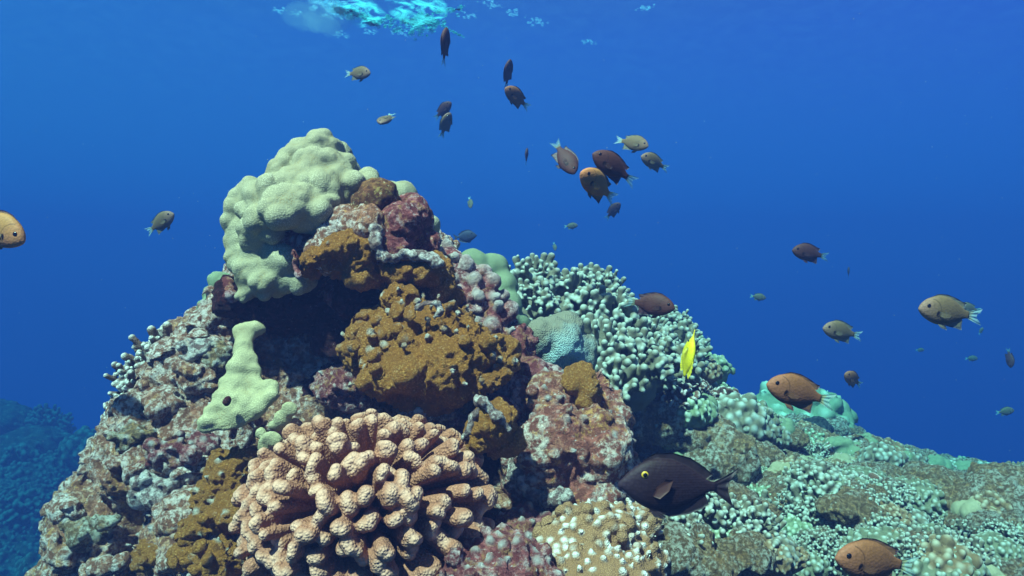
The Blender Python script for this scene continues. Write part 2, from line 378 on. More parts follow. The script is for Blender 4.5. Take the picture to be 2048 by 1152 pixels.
rim([(752,455),(753,490),(765,512),(785,520),(805,508),(840,512),(868,520),(884,530)], 1.325, 9, 31, 'crust_ledge', 'wavy grey white crust ledge under the purplish rock face')
rim([(835,618),(850,606),(872,606),(884,624),(868,636)], 1.215, 4.5, 32, 'crust_ledge', 'thin curled grey plate edge on top of the central brown coral')
rim([(588,500),(592,530),(600,556)], 1.335, 5, 33, 'crust_ledge', 'narrow brown crack rim between two cream lobes at the cap base', 'pink')
rim([(456,560),(458,585),(468,605)], 1.36, 9, 34, 'crust_ledge', 'pinkish crust corner at the lower left of the cream cap', 'pink')

me = colony([Bl(1010,790,1.40,44,40), Bl(930,615,1.47,36,40), Bl(1030,700,1.46,34,50), Bl(1000,640,1.5,24,30), Bl(985,830,1.34,44,30), Bl(890,860,1.33,70,30), Bl(700,590,1.48,60,34), Bl(740,620,1.50,60,44), Bl(600,500,1.42,40,34), Bl(640,470,1.43,36,26), Bl(690,770,1.45,60,40), Bl(1040,800,1.38,30,40)], .0042, 2, [('f', .06, .02), ('r', .03, .012), ('w', .014, .005), ('f', .01, .004)], (26, .03, .005, .003, .0), seed=11)
put('coralline_rock', 'craggy maroon and pink rock showing in the seams between the brown corals', 'rock', me, M['pink'], bvh=True)
# orange-brown rice corals
RICE = [('f', .07, .026), ('W', .032, .007), ('r', .03, .004), ('f', .018, .006), ('w', .0085, .0050), ('f', .005, .0018)]
def rice(bl, label, seed, knobs=None, tips=None, vox=.0031):
    me = colony(bl, vox, 2, RICE, knobs, seed=seed, tips=tips); add_bvh(me); return put('rice_coral', label, 'coral', me, M['rice'])
rice([Bl(680,500,1.35,62,34), Bl(640,520,1.34,38,30), Bl(725,510,1.35,42,36), Bl(705,540,1.37,55,26), Bl(625,540,1.36,28,22)], 'golden brown rice coral patch right under the cream cap', 41, (8, .03, .004, .002, .2))
rice([Bl(800,535,1.36,48,26), Bl(850,540,1.36,36,30), Bl(780,560,1.4,42,24), Bl(830,570,1.42,40,24), Bl(880,560,1.40,26,50), Bl(900,600,1.42,26,40)], 'brown rice coral hanging below the grey white ledge', 42, (6, .03, .004, .002, .2))
rice([Bl(795,590,1.33,32,20), Bl(790,600,1.35,26,18)], 'little orange rice coral knob with a white tip above the central mass', 43, (2, .03, .005, .003, .3))
rice([Bl(690,640,1.54,40,44), Bl(720,690,1.52,36,44)], 'shaded brown coral deep in the cave beside the central mass', 54)
rice([Bl(730,558,1.36,34,16)], 'small shaded brown coral disc in the roof of the cave', 44)
E_ = [Bl(855,690,1.30,105,80,90), Bl(900,735,1.27,95,80,90), Bl(795,700,1.31,75,60), Bl(965,735,1.29,52,48), Bl(765,655,1.38,52,40), Bl(770,765,1.27,52,34), Bl(850,790,1.27,75,38), Bl(855,640,1.33,55,40), Bl(820,740,1.25,80,60), Bl(900,640,1.38,45,34), Bl(1000,712,1.33,28,30), Bl(740,700,1.38,50,50), Bl(925,690,1.3,55,50)]
rice(E_, 'big bulging orange brown rice coral with white knobs in the centre of the pinnacle', 45, (60, .022, .0058, .013, -.3), vox=.0029)
rim([(722,740),(728,775),(752,795),(780,815),(812,832),(842,826),(852,838),(885,838),(925,820)], 1.19, 6.5, 46, 'crust_ledge', 'pale scalloped edge along the bottom of the central brown coral')
rice([Bl(985,762,1.22,26,24), Bl(1000,750,1.24,18,26)], 'small round brown coral at the right end of the central mass', 47, (3, .02, .004, .003, 0))
rice([Bl(980,850,1.16,40,40), Bl(960,875,1.17,30,30), Bl(1000,880,1.18,28,26)], 'brown fan of rice coral between two pale plate edges beside the cauliflower coral', 48, (4, .02, .003, .002, 0))
rim([(952,795),(975,812),(1000,838),(1022,862)], 1.14, 10, 49, 'crust_ledge', 'pale pink plate edge slanting down right above the brown fan')
rim([(955,815),(948,845),(930,872),(922,892)], 1.12, 9, 50, 'crust_ledge', 'thin white plate edge on the left side of the brown fan')
rice([Bl(455,950,1.24,48,36), Bl(425,1000,1.235,34,40), Bl(405,1060,1.22,34,40), Bl(450,1040,1.2,36,50), Bl(390,1115,1.20,38,30), Bl(440,1120,1.15,50,40), Bl(490,925,1.25,26,20)], 'mustard brown rice coral left of the cauliflower coral', 51, (40, .024, .005, .003, -.2))
rice([Bl(310,1110,1.25,46,30), Bl(345,1060,1.27,26,20)], 'olive brown crust low on the left flank', 52, (4, .04, .004, .002, 0))

# cream plates left of the cave
PL = [('f', .05, .005), ('W', .036, .006), ('f', .012, .002)]
me = colony([Bl(488,668,1.27,29,25,16), Bl(505,660,1.28,31,16,14), Bl(486,695,1.26,26,25,16), Bl(492,718,1.25,29,21,15), Bl(480,738,1.245,31,23,16), Bl(500,745,1.245,29,23,16), Bl(468,768,1.235,36,25,16), Bl(498,775,1.235,38,25,16), Bl(528,778,1.23,34,21,15,20), Bl(546,782,1.23,17,16,11),
 Bl(450,795,1.22,31,25,15), Bl(482,805,1.215,36,25,15), Bl(516,805,1.22,31,21,14), Bl(434,822,1.21,31,23,14), Bl(462,832,1.205,34,23,14), Bl(496,828,1.21,29,18,13), Bl(420,846,1.20,29,16,12), Bl(408,857,1.2,17,9,9), Bl(446,850,1.20,26,14,11), Bl(476,846,1.205,22,14,11), Bl(530,800,1.215,30,18,12,25), Bl(512,820,1.21,26,16,12,20)], .0038, 2, PL, seed=12)
o = put('plate_coral', 'cream yellow lobed plate coral spreading left of the cave mouth', 'coral', me, M['plate'])
me = colony([Bl(454,802,1.178,8.5,12,8,-15)], .0025, 1, [('f', .01, .002)], sub=2, seed=13); h = link('hole_shade', me, M['maroon'], o); h.matrix_parent_inverse = o.matrix_basis.inverted()  # solid maroon bead painted dark for the shade of a hole
me = colony([Bl(580,818,1.19,20,20,9), Bl(568,836,1.195,22,20,9), Bl(556,850,1.2,18,14,9)], .003, 2, PL, seed=14); put('plate_coral', 'small oval cream plate between the big plate and the cauliflower coral', 'coral', me, M['plate'])
me = colony([Bl(545,880,1.16,22,18,9), Bl(526,892,1.165,18,18,9), Bl(522,872,1.18,14,14,9)], .003, 2, PL, seed=15); put('plate_coral', 'small cream plate tucked behind the upper left of the cauliflower coral', 'coral', me, M['plate'])

# ------------------------------------------------------------------ cauliflower coral
def dome_dirs(n, lim, up, seed):
    r = np.random.default_rng(seed); out = []
    g = (1+5**.5)/2; N = int(n*2/(1-lim))
    u = np.asarray(up, float); u /= np.linalg.norm(u); a = np.cross(u, [.3, .5, .8]); a /= np.linalg.norm(a); b = np.cross(u, a)
    for i in range(N):
        z = 1-2*(i+.5)/N
        if z < lim: break
        ph = 2*math.pi*i/g; s = math.sqrt(1-z*z); d = u*z+(a*math.cos(ph)+b*math.sin(ph))*s
        d = d+r.normal(0, .06, 3); out.append(d/np.linalg.norm(d))
    return out
def cauliflower(c, rad, n, up, lim, tr, seed, spread=(1.1, 3.2), rt=.30):
    r = np.random.default_rng(seed); bl = []; tips = []; c = np.asarray(c, float); rad = np.asarray(rad, float)
    for d in dome_dirs(n, lim, up, seed):
        e_ = c+d*rad*r.uniform(.90, 1.06); root = c+d*rad*rt
        k = np.cross(d, r.normal(0, 1, 3)); k /= np.linalg.norm(k); q = tr*r.uniform(.82, 1.2)
        w = q*r.uniform(*spread)*.5; m = 2+int(w/(q*.45)); bend = r.uniform(-.5, .5)
        k2 = np.cross(d, k)
        for s in np.linspace(-1, 1, m):
            p = e_+k*w*s+k2*bend*w*(s*s)-d*q*.35*s*s
            bl += capsule(root+k*w*s*.3, p, q*(.55 if rt > .2 else .42), q*r.uniform(.85, 1.1), None)
            tips.append(p+d*q*.8)
    bl.append((c, rad*(.45 if rt > .2 else .55), None))
    return bl, tips
b, tp = cauliflower(P(735,1010,1.14), (.190, .19, .138), 215, (-.05, -.85, .42), -.12, .0106, 21, (.2, 1.9), .22)
me = colony(b, .0025, 2, [('f', .03, .002), ('f', .012, .001)], sub=2, seed=21, tips=([p for p in tp], .0085))
v, _ = arrays(me)
put('cauliflower_coral', 'large tan pink cauliflower coral with knobby branches in the front centre', 'coral', me, M['cauli'])

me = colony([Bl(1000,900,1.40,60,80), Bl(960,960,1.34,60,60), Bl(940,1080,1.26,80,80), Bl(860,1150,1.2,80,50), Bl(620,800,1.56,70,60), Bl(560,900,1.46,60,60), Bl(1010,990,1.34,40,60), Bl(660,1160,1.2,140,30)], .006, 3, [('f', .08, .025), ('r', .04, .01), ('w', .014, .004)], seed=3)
put('shade_rock', 'rock coloured maroon for the shadow in the gaps around the cauliflower coral', 'rock', me, M['maroon'])  # maroon blobs stand in for the shadow between branches and rock
FLK = [(330,800,1.50,34,30,'cream crusted lump under the dark branching coral on the left flank'), (270,870,1.50,46,30,'pale cyan topped lump on the left silhouette'), (390,760,1.45,46,34,'pale blocky lump left of the cream plate'), (340,900,1.38,52,34,'pinkish lump in the middle of the left flank'),
 (230,960,1.45,40,44,'brown lump on the left silhouette halfway down'), (300,985,1.36,50,36,'grey knob above the olive crust'), (130,1020,1.46,38,30,'knob jutting out at the lower left silhouette'), (180,1070,1.38,50,40,'tan lump low on the left flank'), (115,1120,1.40,34,40,'white topped knob at the bottom left corner of the pinnacle'),
 (400,890,1.34,44,34,'shaded pink lump under the tip of the cream plate'), (420,640,1.56,30,26,'brown crusted lump under the small green knobs'), (395,700,1.52,34,24,'round red brown knob on the upper left flank'), (215,1140,1.3,60,34,'mottled lump cut by the bottom edge at the left'), (440,710,1.48,30,36,'pale cyan crust left of the cream plate stalk')]
for i, (px, py, Y, rx, ry, lb) in enumerate(FLK):
    q = random.Random(i); bl = [Bl(px, py, Y, rx*.8, ry*.8)]+[Bl(px+q.uniform(-.7, .7)*rx, py+q.uniform(-.6, .6)*ry, Y-q.uniform(0, .03), rx*q.uniform(.25, .55), ry*q.uniform(.25, .5)) for _ in range(7)]
    h = cast(px, py)
    if h: bl = [(c_+(h[0]-h[1]*.01-P(px, py, Y)), r_, m_) for c_, r_, m_ in bl]
    me = colony(bl, .0042, 1, [('f', .05, .012), ('r', .025, .006), ('f', .01, .004)], (10, .02, .005, .003, .1) if i % 2 else None, sub=2, seed=200+i)
    put('rock_lump', lb, 'rock', me, M[('rock', 'slope', 'rock', 'pink', 'rock', 'ledge')[i % 6]])

# ------------------------------------------------------------------ rocks right of the cauliflower coral
me = colony([Bl(1060,770,1.42,55,45), Bl(1100,810,1.38,70,70), Bl(1180,800,1.42,55,60), Bl(1110,900,1.30,80,90), Bl(1190,900,1.32,70,90), Bl(1060,960,1.30,60,60), Bl(1150,990,1.28,90,40), Bl(1215,850,1.4,50,60), Bl(1230,960,1.34,45,60), Bl(1040,870,1.38,50,70)], .0042, 2,
 [('f', .09, .02), ('r', .035, .010), ('f', .012, .004), ('w', .012, .003)], (60, .02, .006, .004, -.1), seed=61)
put('knobbly_rock', 'pinkish brown rock covered in white knobs behind the dark surgeonfish', 'rock', me, rock_mat('knobbed_rock', (.54, .17, .12), (.66, .34, .20), (.88, .76, .66), (.62, .31, .09), pale_amt=(.46, .58)), bvh=True)
rim([(1030,930),(1040,965),(1070,990),(1110,1000),(1140,985)], 1.18, 12, 62, 'crust_ledge', 'lilac and white crust lip at the foot of the knobbed rock', 'ledge')
me = colony([Bl(1160,770,1.36,34,26,30,-30), Bl(1175,790,1.36,26,26,30)], .004, 2, RICE, seed=63); o = put('rice_coral', 'little golden coral cup with a blue rim among the pink rocks', 'coral', me, M['rice'])
me = colony([Bl(1060,745,1.40,38,36), Bl(1095,760,1.42,34,34)], .0042, 2, [('f', .04, .008), ('f', .012, .004)], seed=64); put('coralline_rock', 'rounded pink coralline boulder just right of the central brown coral', 'rock', me, M['pink'])
me = colony([Bl(1190,1090,1.16,100,80), Bl(1120,1110,1.14,60,60), Bl(1260,1080,1.2,60,70), Bl(1200,1160,1.08,130,60), Bl(1280,1130,1.14,50,50)], .0036, 2, [('f', .06, .018), ('W', .035, .006), ('f', .015, .004)], (170, .0125, .0046, .005, -.35), seed=65)
put('knobbed_coral', 'tan coral mound crowded with blue white knobs at the bottom edge below the surgeonfish', 'coral', me, M['whiteknob'])
me = colony([Bl(1010,1120,1.05,80,50), Bl(960,1165,1.0,90,50), Bl(1080,1170,1.02,60,40), Bl(1040,1060,1.22,60,40)], .0042, 2, [('f', .07, .025), ('W', .04, .008), ('r', .03, .008), ('w', .012, .004), ('f', .01, .003)], (60, .018, .0055, .004, -.2), seed=66)
put('coralline_rock', 'pale pink mottled rock at the bottom edge beside the cauliflower coral', 'rock', me, M['pink'])
me = colony([Bl(1370,1100,1.38,110,60), Bl(1460,1140,1.34,110,60), Bl(1340,1150,1.25,80,50), Bl(1400,1040,1.5,90,40)], .0045, 2, [('f', .08, .02), ('r', .03, .008), ('f', .01, .003)], (40, .02, .006, .006, .0), seed=67)
put('knobbly_rock', 'low brown and blue mottled rock under the tail of the surgeonfish', 'rock', me, M['rock'], bvh=True)

# dark knobs strip behind the summit, pale lobes, dome with turquoise patch
me = colony([Bl(900,530,1.52,34), Bl(930,560,1.5,36), Bl(960,600,1.48,36), Bl(985,640,1.46,34), Bl(950,640,1.48,34), Bl(1000,680,1.44,26), Bl(975,690,1.42,26), Bl(905,580,1.5,30)], .0042, 2, [('f', .05, .012), ('f', .012, .003)], (34, .03, .012, .008, -.3), seed=71)
put('coralline_rock', 'dark maroon knobbly rock strip between the brown coral and the pale lobes', 'rock', me, M['pink'])
me = colony([Bl(890,505,1.55,20), Bl(905,515,1.55,12)], .004, 2, [('f', .03, .003)], seed=72); put('lobe_coral', 'tiny pale green coral ball on the saddle right of the summit', 'coral', me, M['lobe'])
me = colony([Bl(945,530,1.72,34), Bl(985,540,1.74,36), Bl(1005,575,1.72,34), Bl(960,560,1.7,30), Bl(985,600,1.7,32), Bl(1015,610,1.7,32), Bl(1010,645,1.68,30), Bl(1035,650,1.7,26)], .005, 2, [('f', .05, .005), ('W', .05, .003)], seed=73)
put('lobe_coral', 'pale mint lobe coral running down behind the dark knobbly strip', 'coral', me, M['green'])
me = colony([Bl(960,740,2.0,110,100), Bl(1080,720,2.0,110,110), Bl(1060,640,2.12,90,60), Bl(1170,660,2.15,90,60), Bl(1200,760,2.0,120,110), Bl(1270,720,2.15,90,60), Bl(1300,830,2.0,120,100), Bl(1340,770,2.2,70,70), Bl(1400,880,2.1,120,80), Bl(1480,880,2.3,90,70), Bl(1340,960,1.95,150,70), Bl(1450,980,1.95,120,60)], .010, 3, [('f', .15, .03), ('r', .06, .015), ('f', .02, .006)], seed=74)
put('reef_ridge', 'long reef ridge of brown rock sloping down right behind the pinnacle', 'rock', me, M['slope'], bvh=True)
me = colony([Bl(1110,690,1.58,60,58), Bl(1085,680,1.55,36,40), Bl(1150,710,1.6,44,50), Bl(1125,655,1.6,46,28)], .0045, 2, [('f', .06, .012), ('W', .04, .006), ('f', .012, .003)], seed=75)
dm = coral_mat('bleached_dome_skin', (.28, .27, .20), (.36, .36, .28), (.30, .46, .46), 330, .6, .005, .4, (.18, .12, .08))
v, _ = arrays(me); me.attributes['tip'].data.foreach_set('value', np.clip(1.5-np.linalg.norm((v-P(1138,712,1.53))*[1, .5, 1], axis=1)/.045+.5*fbm(v, .02, 3, 5), 0, 1).astype(np.float32))
put('dome_coral', 'smooth grey dome coral with a pale turquoise patch on its right side', 'coral', me, dm)

# ------------------------------------------------------------------ repeating colony kinds
def finger_colony(n, rad, fr, fl, seed, up=(0, -.25, 1), vox=.0042, lim=-.05):
    r = np.random.default_rng(seed); bl = []; tips = []
    for d in dome_dirs(n, lim, up, seed):
        b0 = d*rad*.55; L = fl*r.uniform(.35, 1.5); dd = d+np.array([0, 0, .5])+r.normal(0, .12, 3); dd /= np.linalg.norm(dd)
        mid = d*rad+dd*L*.4; e_ = d*rad+dd*L; q = fr*r.uniform(.65, 1.35)
        bl += capsule(b0, mid, q*1.1, q, 5)+capsule(mid, e_, q*.9, q*1.02, 4); tips.append(e_+dd*q*.6)
        for k in range(r.integers(1, 4)):
            s = r.normal(0, 1, 3); s -= dd*s.dot(dd); s /= np.linalg.norm(s); e2 = mid+dd*L*r.uniform(-.1, .3)+s*q*1.7
            bl += capsule(mid, e2, q*.8, q*.82, 3); tips.append(e2+(s+dd)*q*.4)
    bl.append((np.zeros(3), (rad*.8,)*3, None))
    return colony(bl, vox, 2, [('f', .02, .002)], sub=2, seed=seed, tips=(tips, fr*1.05))
def knob_mound(rad, n, kr, seed, flat=.7, vox=.0048):
    r = np.random.default_rng(seed); bl = [(np.zeros(3), (rad, rad, rad*flat), None)]; tips = []
    for d in dome_dirs(n, -.1, (0, -.2, 1), seed):
        p = d*[rad, rad, rad*flat]*r.uniform(.95, 1.1); q = kr*r.uniform(.6, 1.3); bl.append((p, (q, q, q*1.25), None)); tips.append(p+d*q)
    return colony(bl, vox, 1, [('f', .03, .005), ('f', .01, .0015)], sub=2, seed=seed, tips=(tips, kr*.75))
def small_cauli(rad, n, tr, seed, vox=.0045):
    b, tp = cauliflower((0, 0, 0), (rad, rad, rad*.75), n, (0, -.3, 1), -.05, tr, seed); return colony(b, vox, 1, [('f', .03, .002)], sub=2, seed=seed, tips=(tp, tr*.8))
def lobe_mound(rad, seed, n=14):
    r = np.random.default_rng(seed); bl = [(np.zeros(3), (rad*.8, rad*.8, rad*.6), None)]
    for d in dome_dirs(n, 0, (0, -.2, 1), seed): q = rad*r.uniform(.28, .42); bl.append((d*rad*[.75, .75, .6], (q, q, q*1.1), None))
    return colony(bl, .006, 2, [('f', .05, .006), ('f', .012, .002)], seed=seed)
def boulder(rad, seed):
    r = np.random.default_rng(seed); bl = [(np.zeros(3), (rad, rad*.9, rad*.6), None)]+[(r.normal(0, rad*.4, 3)*[1, 1, .4], (rad*.55, rad*.5, rad*.4), None) for _ in range(5)]
    return colony(bl, .007, 2, [('f', .1, .03), ('r', .04, .014), ('f', .013, .005)], seed=seed)
KIND = {
 'finger': [finger_colony(62, .092, .0092, .032, 101, vox=.0036), finger_colony(84, .108, .0088, .026, 102, vox=.0036), finger_colony(42, .074, .0096, .040, 103, vox=.0036)],
 'knob': [knob_mound(.12, 90, .014, 111), knob_mound(.10, 60, .017, 112, .85), knob_mound(.13, 140, .0105, 113, .6)],
 'cauli': [small_cauli(.085, 34, .0085, 121), small_cauli(.10, 50, .008, 122)],
 'lobe': [lobe_mound(.12, 131), lobe_mound(.10, 132, 20)],
 'boulder': [boulder(.13, 141), boulder(.12, 142)],
}
MATS = {'finger': 'finger', 'knob': 'knob', 'cauli': 'browncl', 'lobe': 'green', 'boulder': 'slope'}
NAMES = {'finger': 'finger_coral', 'knob': 'knob_coral', 'cauli': 'cauliflower_coral', 'lobe': 'lobe_coral', 'boulder': 'reef_boulder'}
CAT = {'boulder': 'rock'}
done = {}
def place(kind, var, loc, sc, rz, label, group=None, mat=None, tilt=(0, 0), sq=1.):
    me = KIND[kind][var % len(KIND[kind])]; key = (me.name, mat)
    if not len(me.materials): me.materials.append(M[MATS[kind]]); me.polygons.foreach_set('use_smooth', np.ones(len(me.polygons), bool)); me.name = NAMES[kind]
    if mat and mat != MATS[kind]:
        if key not in done:
            m2 = me.copy(); m2.materials.clear(); m2.materials.append(M[mat]); done[key] = m2
        me = done[key]
    o = bpy.data.objects.new(NAMES[kind], me); COL.objects.link(o); o.location = loc; o.scale = (sc, sc, sc*sq); o.rotation_euler = (tilt[0], tilt[1], rz)
    return tag(o, label, CAT.get(kind, 'coral'), group)
def at(px, py, sink=.02):
    h = cast(px, py); 
    return h[0]-h[1]*sink if h else None

# finger corals on the ridge
FG = 'finger corals crowding the ridge behind the pinnacle'
FL = [(1062,560,2,.85,1.95,'pale finger coral with long upright fingers highest on the ridge'),
 (1130,610,0,.95,1.95,None),(1185,590,1,.85,2.05,None),(1060,620,1,.75,1.85,None),(1215,660,1,1.0,1.9,None),(1270,680,0,.9,1.9,None),(1195,700,2,.95,1.75,None),(1250,740,1,.95,1.75,None),
 (1310,740,1,.9,1.85,None),(1215,770,2,.8,1.68,'lowest finger coral, overhanging the dark gap right of the grey dome'),(1350,700,0,.85,2.1,None),(1045,690,1,.6,1.72,'small grey finger coral left of the grey dome'),(1330,660,1,.8,2.2,None)]
for i, (px, py, v_, s, Y, lb) in enumerate(FL):
    place('finger', v_, P(px, py+22, Y+.04), s, i*1.3, lb or 'grey green finger coral in the crowded thicket on the ridge', FG)
place('cauli', 1, P(1348,812,1.85), .72, .4, 'dark purplish branching coral with white dotted tips below the yellow fish', mat='browncl', tilt=(R(-30), 0))
for i, (px, py, Y, s, k) in enumerate([(1300,650,2.35,.8,2),(1350,675,2.35,.8,2),(1395,720,2.3,.75,2),(1420,770,2.25,.6,0),(1250,630,2.4,.6,2)]):
    place('knob', k, P(px, py+25, Y), s, i*2., 'bright turquoise knobby coral along the sunlit crest of the ridge', 'knobby corals on the ridge crest', 'green')
# left flank
place('finger', 2, P(338,742,1.60), .80, 1.0, 'brown finger coral with white tips standing out against the water on the left flank', mat='browncl', tilt=(0, R(-40)))
place('finger', 0, P(292,782,1.57), .62, 2.0, 'dark brown knobby finger coral below the white tipped one on the left flank', mat='browncl', tilt=(0, R(-55)))
place('cauli', 0, P(258,822,1.55), .66, 0, 'dark bead like branching coral lowest on the left silhouette', mat='browncl', tilt=(0, R(-50)))
place('finger', 2, P(392,690,1.5), .3, 0, 'small dark coral clump on the left flank under the green knobs', mat='browncl')

# far mound with a hollow painted as a dark blob, far left reef
me = colony([Bl(1600,850,3.5,85,80,110), Bl(1560,820,3.5,60,50), Bl(1650,840,3.45,45,38), Bl(1530,870,3.4,70,60)], .014, 2, [('f', .2, .05), ('r', .07, .02), ('f', .03, .01)], (60, .06, .02, .01, .1), seed=81)
put('coral_mound', 'hazy turquoise coral mound with a hollow painted dark behind the ridge', 'coral', me, M['green'], bvh=True)
me = colony([Bl(1500,960,2.25,80,70), Bl(1580,950,2.5,90,75), Bl(1660,965,2.55,80,70), Bl(1740,985,2.7,90,80), Bl(1840,1010,2.8,90,75), Bl(1930,1030,2.75,90,75), Bl(2040,1050,2.6,100,90), Bl(1640,1060,2.1,130,70), Bl(1820,1090,2.1,130,70), Bl(1990,1130,2.0,130,70), Bl(1540,1080,1.85,110,60), Bl(1420,1010,2.0,80,60), Bl(2120,1010,3.0,90,70), Bl(1780,940,3.3,70,40), Bl(1900,960,3.6,70,30)], .011, 3, [('f', .22, .05), ('r', .09, .02), ('f', .03, .008)], seed=83)
put('reef_slope_rock', 'lumpy olive rock buttress under the coral heads of the right reef slope', 'rock', me, M['slope'], bvh=True)
me = colony([Bl(1618,862,3.12,52,26,20)], .012, 2, [('f', .1, .03)], seed=82); put('hollow_shade', 'dark blob standing for the shaded hollow under the pale rim of the distant mound', 'rock', me, rock_mat('shade_rock', (.04, .05, .05), (.07, .08, .07), (.2, .24, .22), (.08, .08, .07), pale_amt=(.6, .75)))  # solid near-black blob, the hollow's shade put into its colour

# slope scatter
ZN = [  # polygon, count, min sep px, sizes, weights of kinds, label suffix
 ([(1330,1060),(1560,990),(2048,1040),(2120,1160),(1300,1160)], 104, 27, (.30, .48), (('knob', .42), ('finger', .40), ('boulder', .18)), 'in the near right corner of the reef slope'),
 ([(1400,900),(1500,850),(1640,900),(2060,985),(2060,1060),(1560,1000),(1420,960)], 220, 16, (.32, .58), (('knob', .30), ('lobe', .06), ('cauli', .18), ('finger', .14), ('boulder', .32)), 'on the middle of the right reef slope'),
 ([(1500,850),(1700,870),(1860,925),(2060,955),(2060,985),(1640,905)], 84, 15, (.45, .8), (('knob', .4), ('lobe', .3), ('boulder', .2), ('cauli', .1)), 'on the hazy far part of the right reef slope'),
 ([(1260,850),(1420,830),(1500,860),(1430,960),(1330,920)], 16, 36, (.4, .7), (('knob', .4), ('boulder', .3), ('lobe', .3)), 'between the ridge and the surgeonfish'),
 ([(1400,740),(1440,770),(1500,810),(1500,870),(1400,830)], 12, 28, (.4, .65), (('knob', .6), ('cauli', .4)), 'on the lower end of the ridge'),
]
LB = {'finger': 'grey turquoise finger coral', 'knob': 'knobby blue green coral', 'cauli': 'dark branching coral', 'lobe': 'pale mint lobe coral', 'boulder': 'olive brown encrusted boulder'}
def inside(poly, x, y):
    c = False; j = len(poly)-1
    for i in range(len(poly)):
        xi, yi = poly[i]; xj, yj = poly[j]
        if (yi > y) != (yj > y) and x < (xj-xi)*(y-yi)/(yj-yi)+xi: c = not c
        j = i
    return c
for zi, (poly, cnt, sep, sz, wt, suf) in enumerate(ZN):
    pts = []; xs = [p[0] for p in poly]; ys = [p[1] for p in poly]; tries = 0
    while len(pts) < cnt and tries < 9000:
        tries += 1; x = random.uniform(min(xs), max(xs)); y = random.uniform(min(ys), max(ys))
        if not inside(poly, x, y) or any(math.hypot(x-a, (y-b)*1.5) < sep for a, b in pts): continue
        pts.append((x, y))
    for i, (x, y) in enumerate(pts):
        p = at(x, y, .015)
        if p is None: continue
        k = random.choices([w[0] for w in wt], [w[1] for w in wt])[0]
        mt = random.choice([None, None, None, 'green', 'finger', 'slopeknob', 'slopeknob']) if k == 'knob' else ('lobe' if k == 'lobe' and zi < 2 else None)
        s = (.75 if y < 1000 and x > 1500 and zi == 1 else 1)*random.uniform(*sz)*(1.15 if k == 'boulder' else 1)
        place(k, random.randrange(3), p+np.array([0, 0, .012+random.choice([-.01, 0, .03, .05])*s*(zi != 2 and y > 1000)]), s*(random.choice([.8, 1, 1, 1.35]) if zi != 2 else .75), random.uniform(0, 6.28), (lb := {'slopeknob': 'brown knobby coral', 'lobe': 'pale cream lobe coral', 'green': 'bright green turquoise knobby coral', 'finger': 'dull grey knobby coral'}.get(mt, LB[k]))+' '+suf, lb+'s '+suf, mt, (random.uniform(-.2, .2), random.uniform(-.2, .2)))
LP_ = []
while len(LP_) < 44:
    x, y = random.uniform(-10, 215), random.uniform(900, 1150)
    if any(math.hypot(x-a, y-b) < 24 for a, b in LP_): continue
    LP_.append((x, y)); p = at(x, y, .03)
    if p is None or p[1] < 3: continue
    k = random.choice(['boulder', 'knob', 'finger', 'boulder'])
    place(k, len(LP_), p-np.array([0, 0, .05]), random.uniform(1.3, 2.8), random.uniform(0, 6), 'dim blue coral head on the far left reef', 'coral heads on the far left reef', 'bed')
pl = at(1990, 1150); place('lobe', 0, pl, .45, 0, 'smooth pale cream coral dome cut by the bottom edge at the right corner', mat='lobe')
for i, (px, py, Y, s_, k) in enumerate([(60,905,8.6,3.4,'boulder'),(175,905,8.2,2.6,'knob'),(20,1080,7.2,2.8,'boulder'),(120,1150,6.2,2.6,'knob'),(-10,850,9.5,3.6,'boulder'),(200,985,7.6,2.6,'boulder'),(30,985,8.,2.6,'knob'),(110,960,8.3,2.4,'finger'),(-60,980,8,3.,'boulder'),(90,865,9.4,2.6,'finger'),(60,1060,7.4,2.2,'finger')]):
    place(k, i, P(px, py, Y), s_, i*1.7, 'faint blue reef mound fading into the water on the far left', 'distant reef mounds on the left', 'bed')

# ------------------------------------------------------------------ fish
def interp(xs, ys, n):
    """smooth (Catmull-Rom) resampling"""
    xs = np.asarray(xs, float); ys = np.asarray(ys, float); q = np.linspace(xs[0], xs[-1], n); m = np.gradient(ys, xs)
    i = np.clip(np.searchsorted(xs, q, side='right')-1, 0, len(xs)-2); h = xs[i+1]-xs[i]; s = (q-xs[i])/h
    return q, (2*s**3-3*s**2+1)*ys[i]+(s**3-2*s**2+s)*h*m[i]+(-2*s**3+3*s**2)*ys[i+1]+(s**3-s**2)*h*m[i+1]
def loft(xs, top, bot, wid, n=34, seg=20):
    q, T_ = interp(xs, top, n); _, B_ = interp(xs, bot, n); _, W_ = interp(xs, wid, n)
    V = []; Fc = []
    for i in range(n):
        c = (T_[i]+B_[i])/2; hz = (T_[i]-B_[i])/2
        for k in range(seg):
            a = 2*math.pi*k/seg; ca, sa = math.cos(a), math.sin(a)
            V.append((-q[i], W_[i]*np.sign(ca)*abs(ca)**.9, c+hz*np.sign(sa)*abs(sa)**.95))
    for i in range(n-1):
        for k in range(seg):
            k2 = (k+1) % seg; Fc.append((i*seg+k, i*seg+k2, (i+1)*seg+k2, (i+1)*seg+k))
    V += [(-q[0]+.004, 0, (T_[0]+B_[0])/2), (-q[-1]-.004, 0, (T_[-1]+B_[-1])/2)]
    a = len(V)-2
    for k in range(seg):
        k2 = (k+1) % seg; Fc.append((a, k2, k, k)); Fc.append((a+1, (n-1)*seg+k, (n-1)*seg+k2, (n-1)*seg+k2))
    import bmesh
    me = bpy.data.meshes.new('body'); me.from_pydata(V, [], [tuple(dict.fromkeys(f)) for f in Fc]); me.update(); return me, (q, T_, B_, W_)
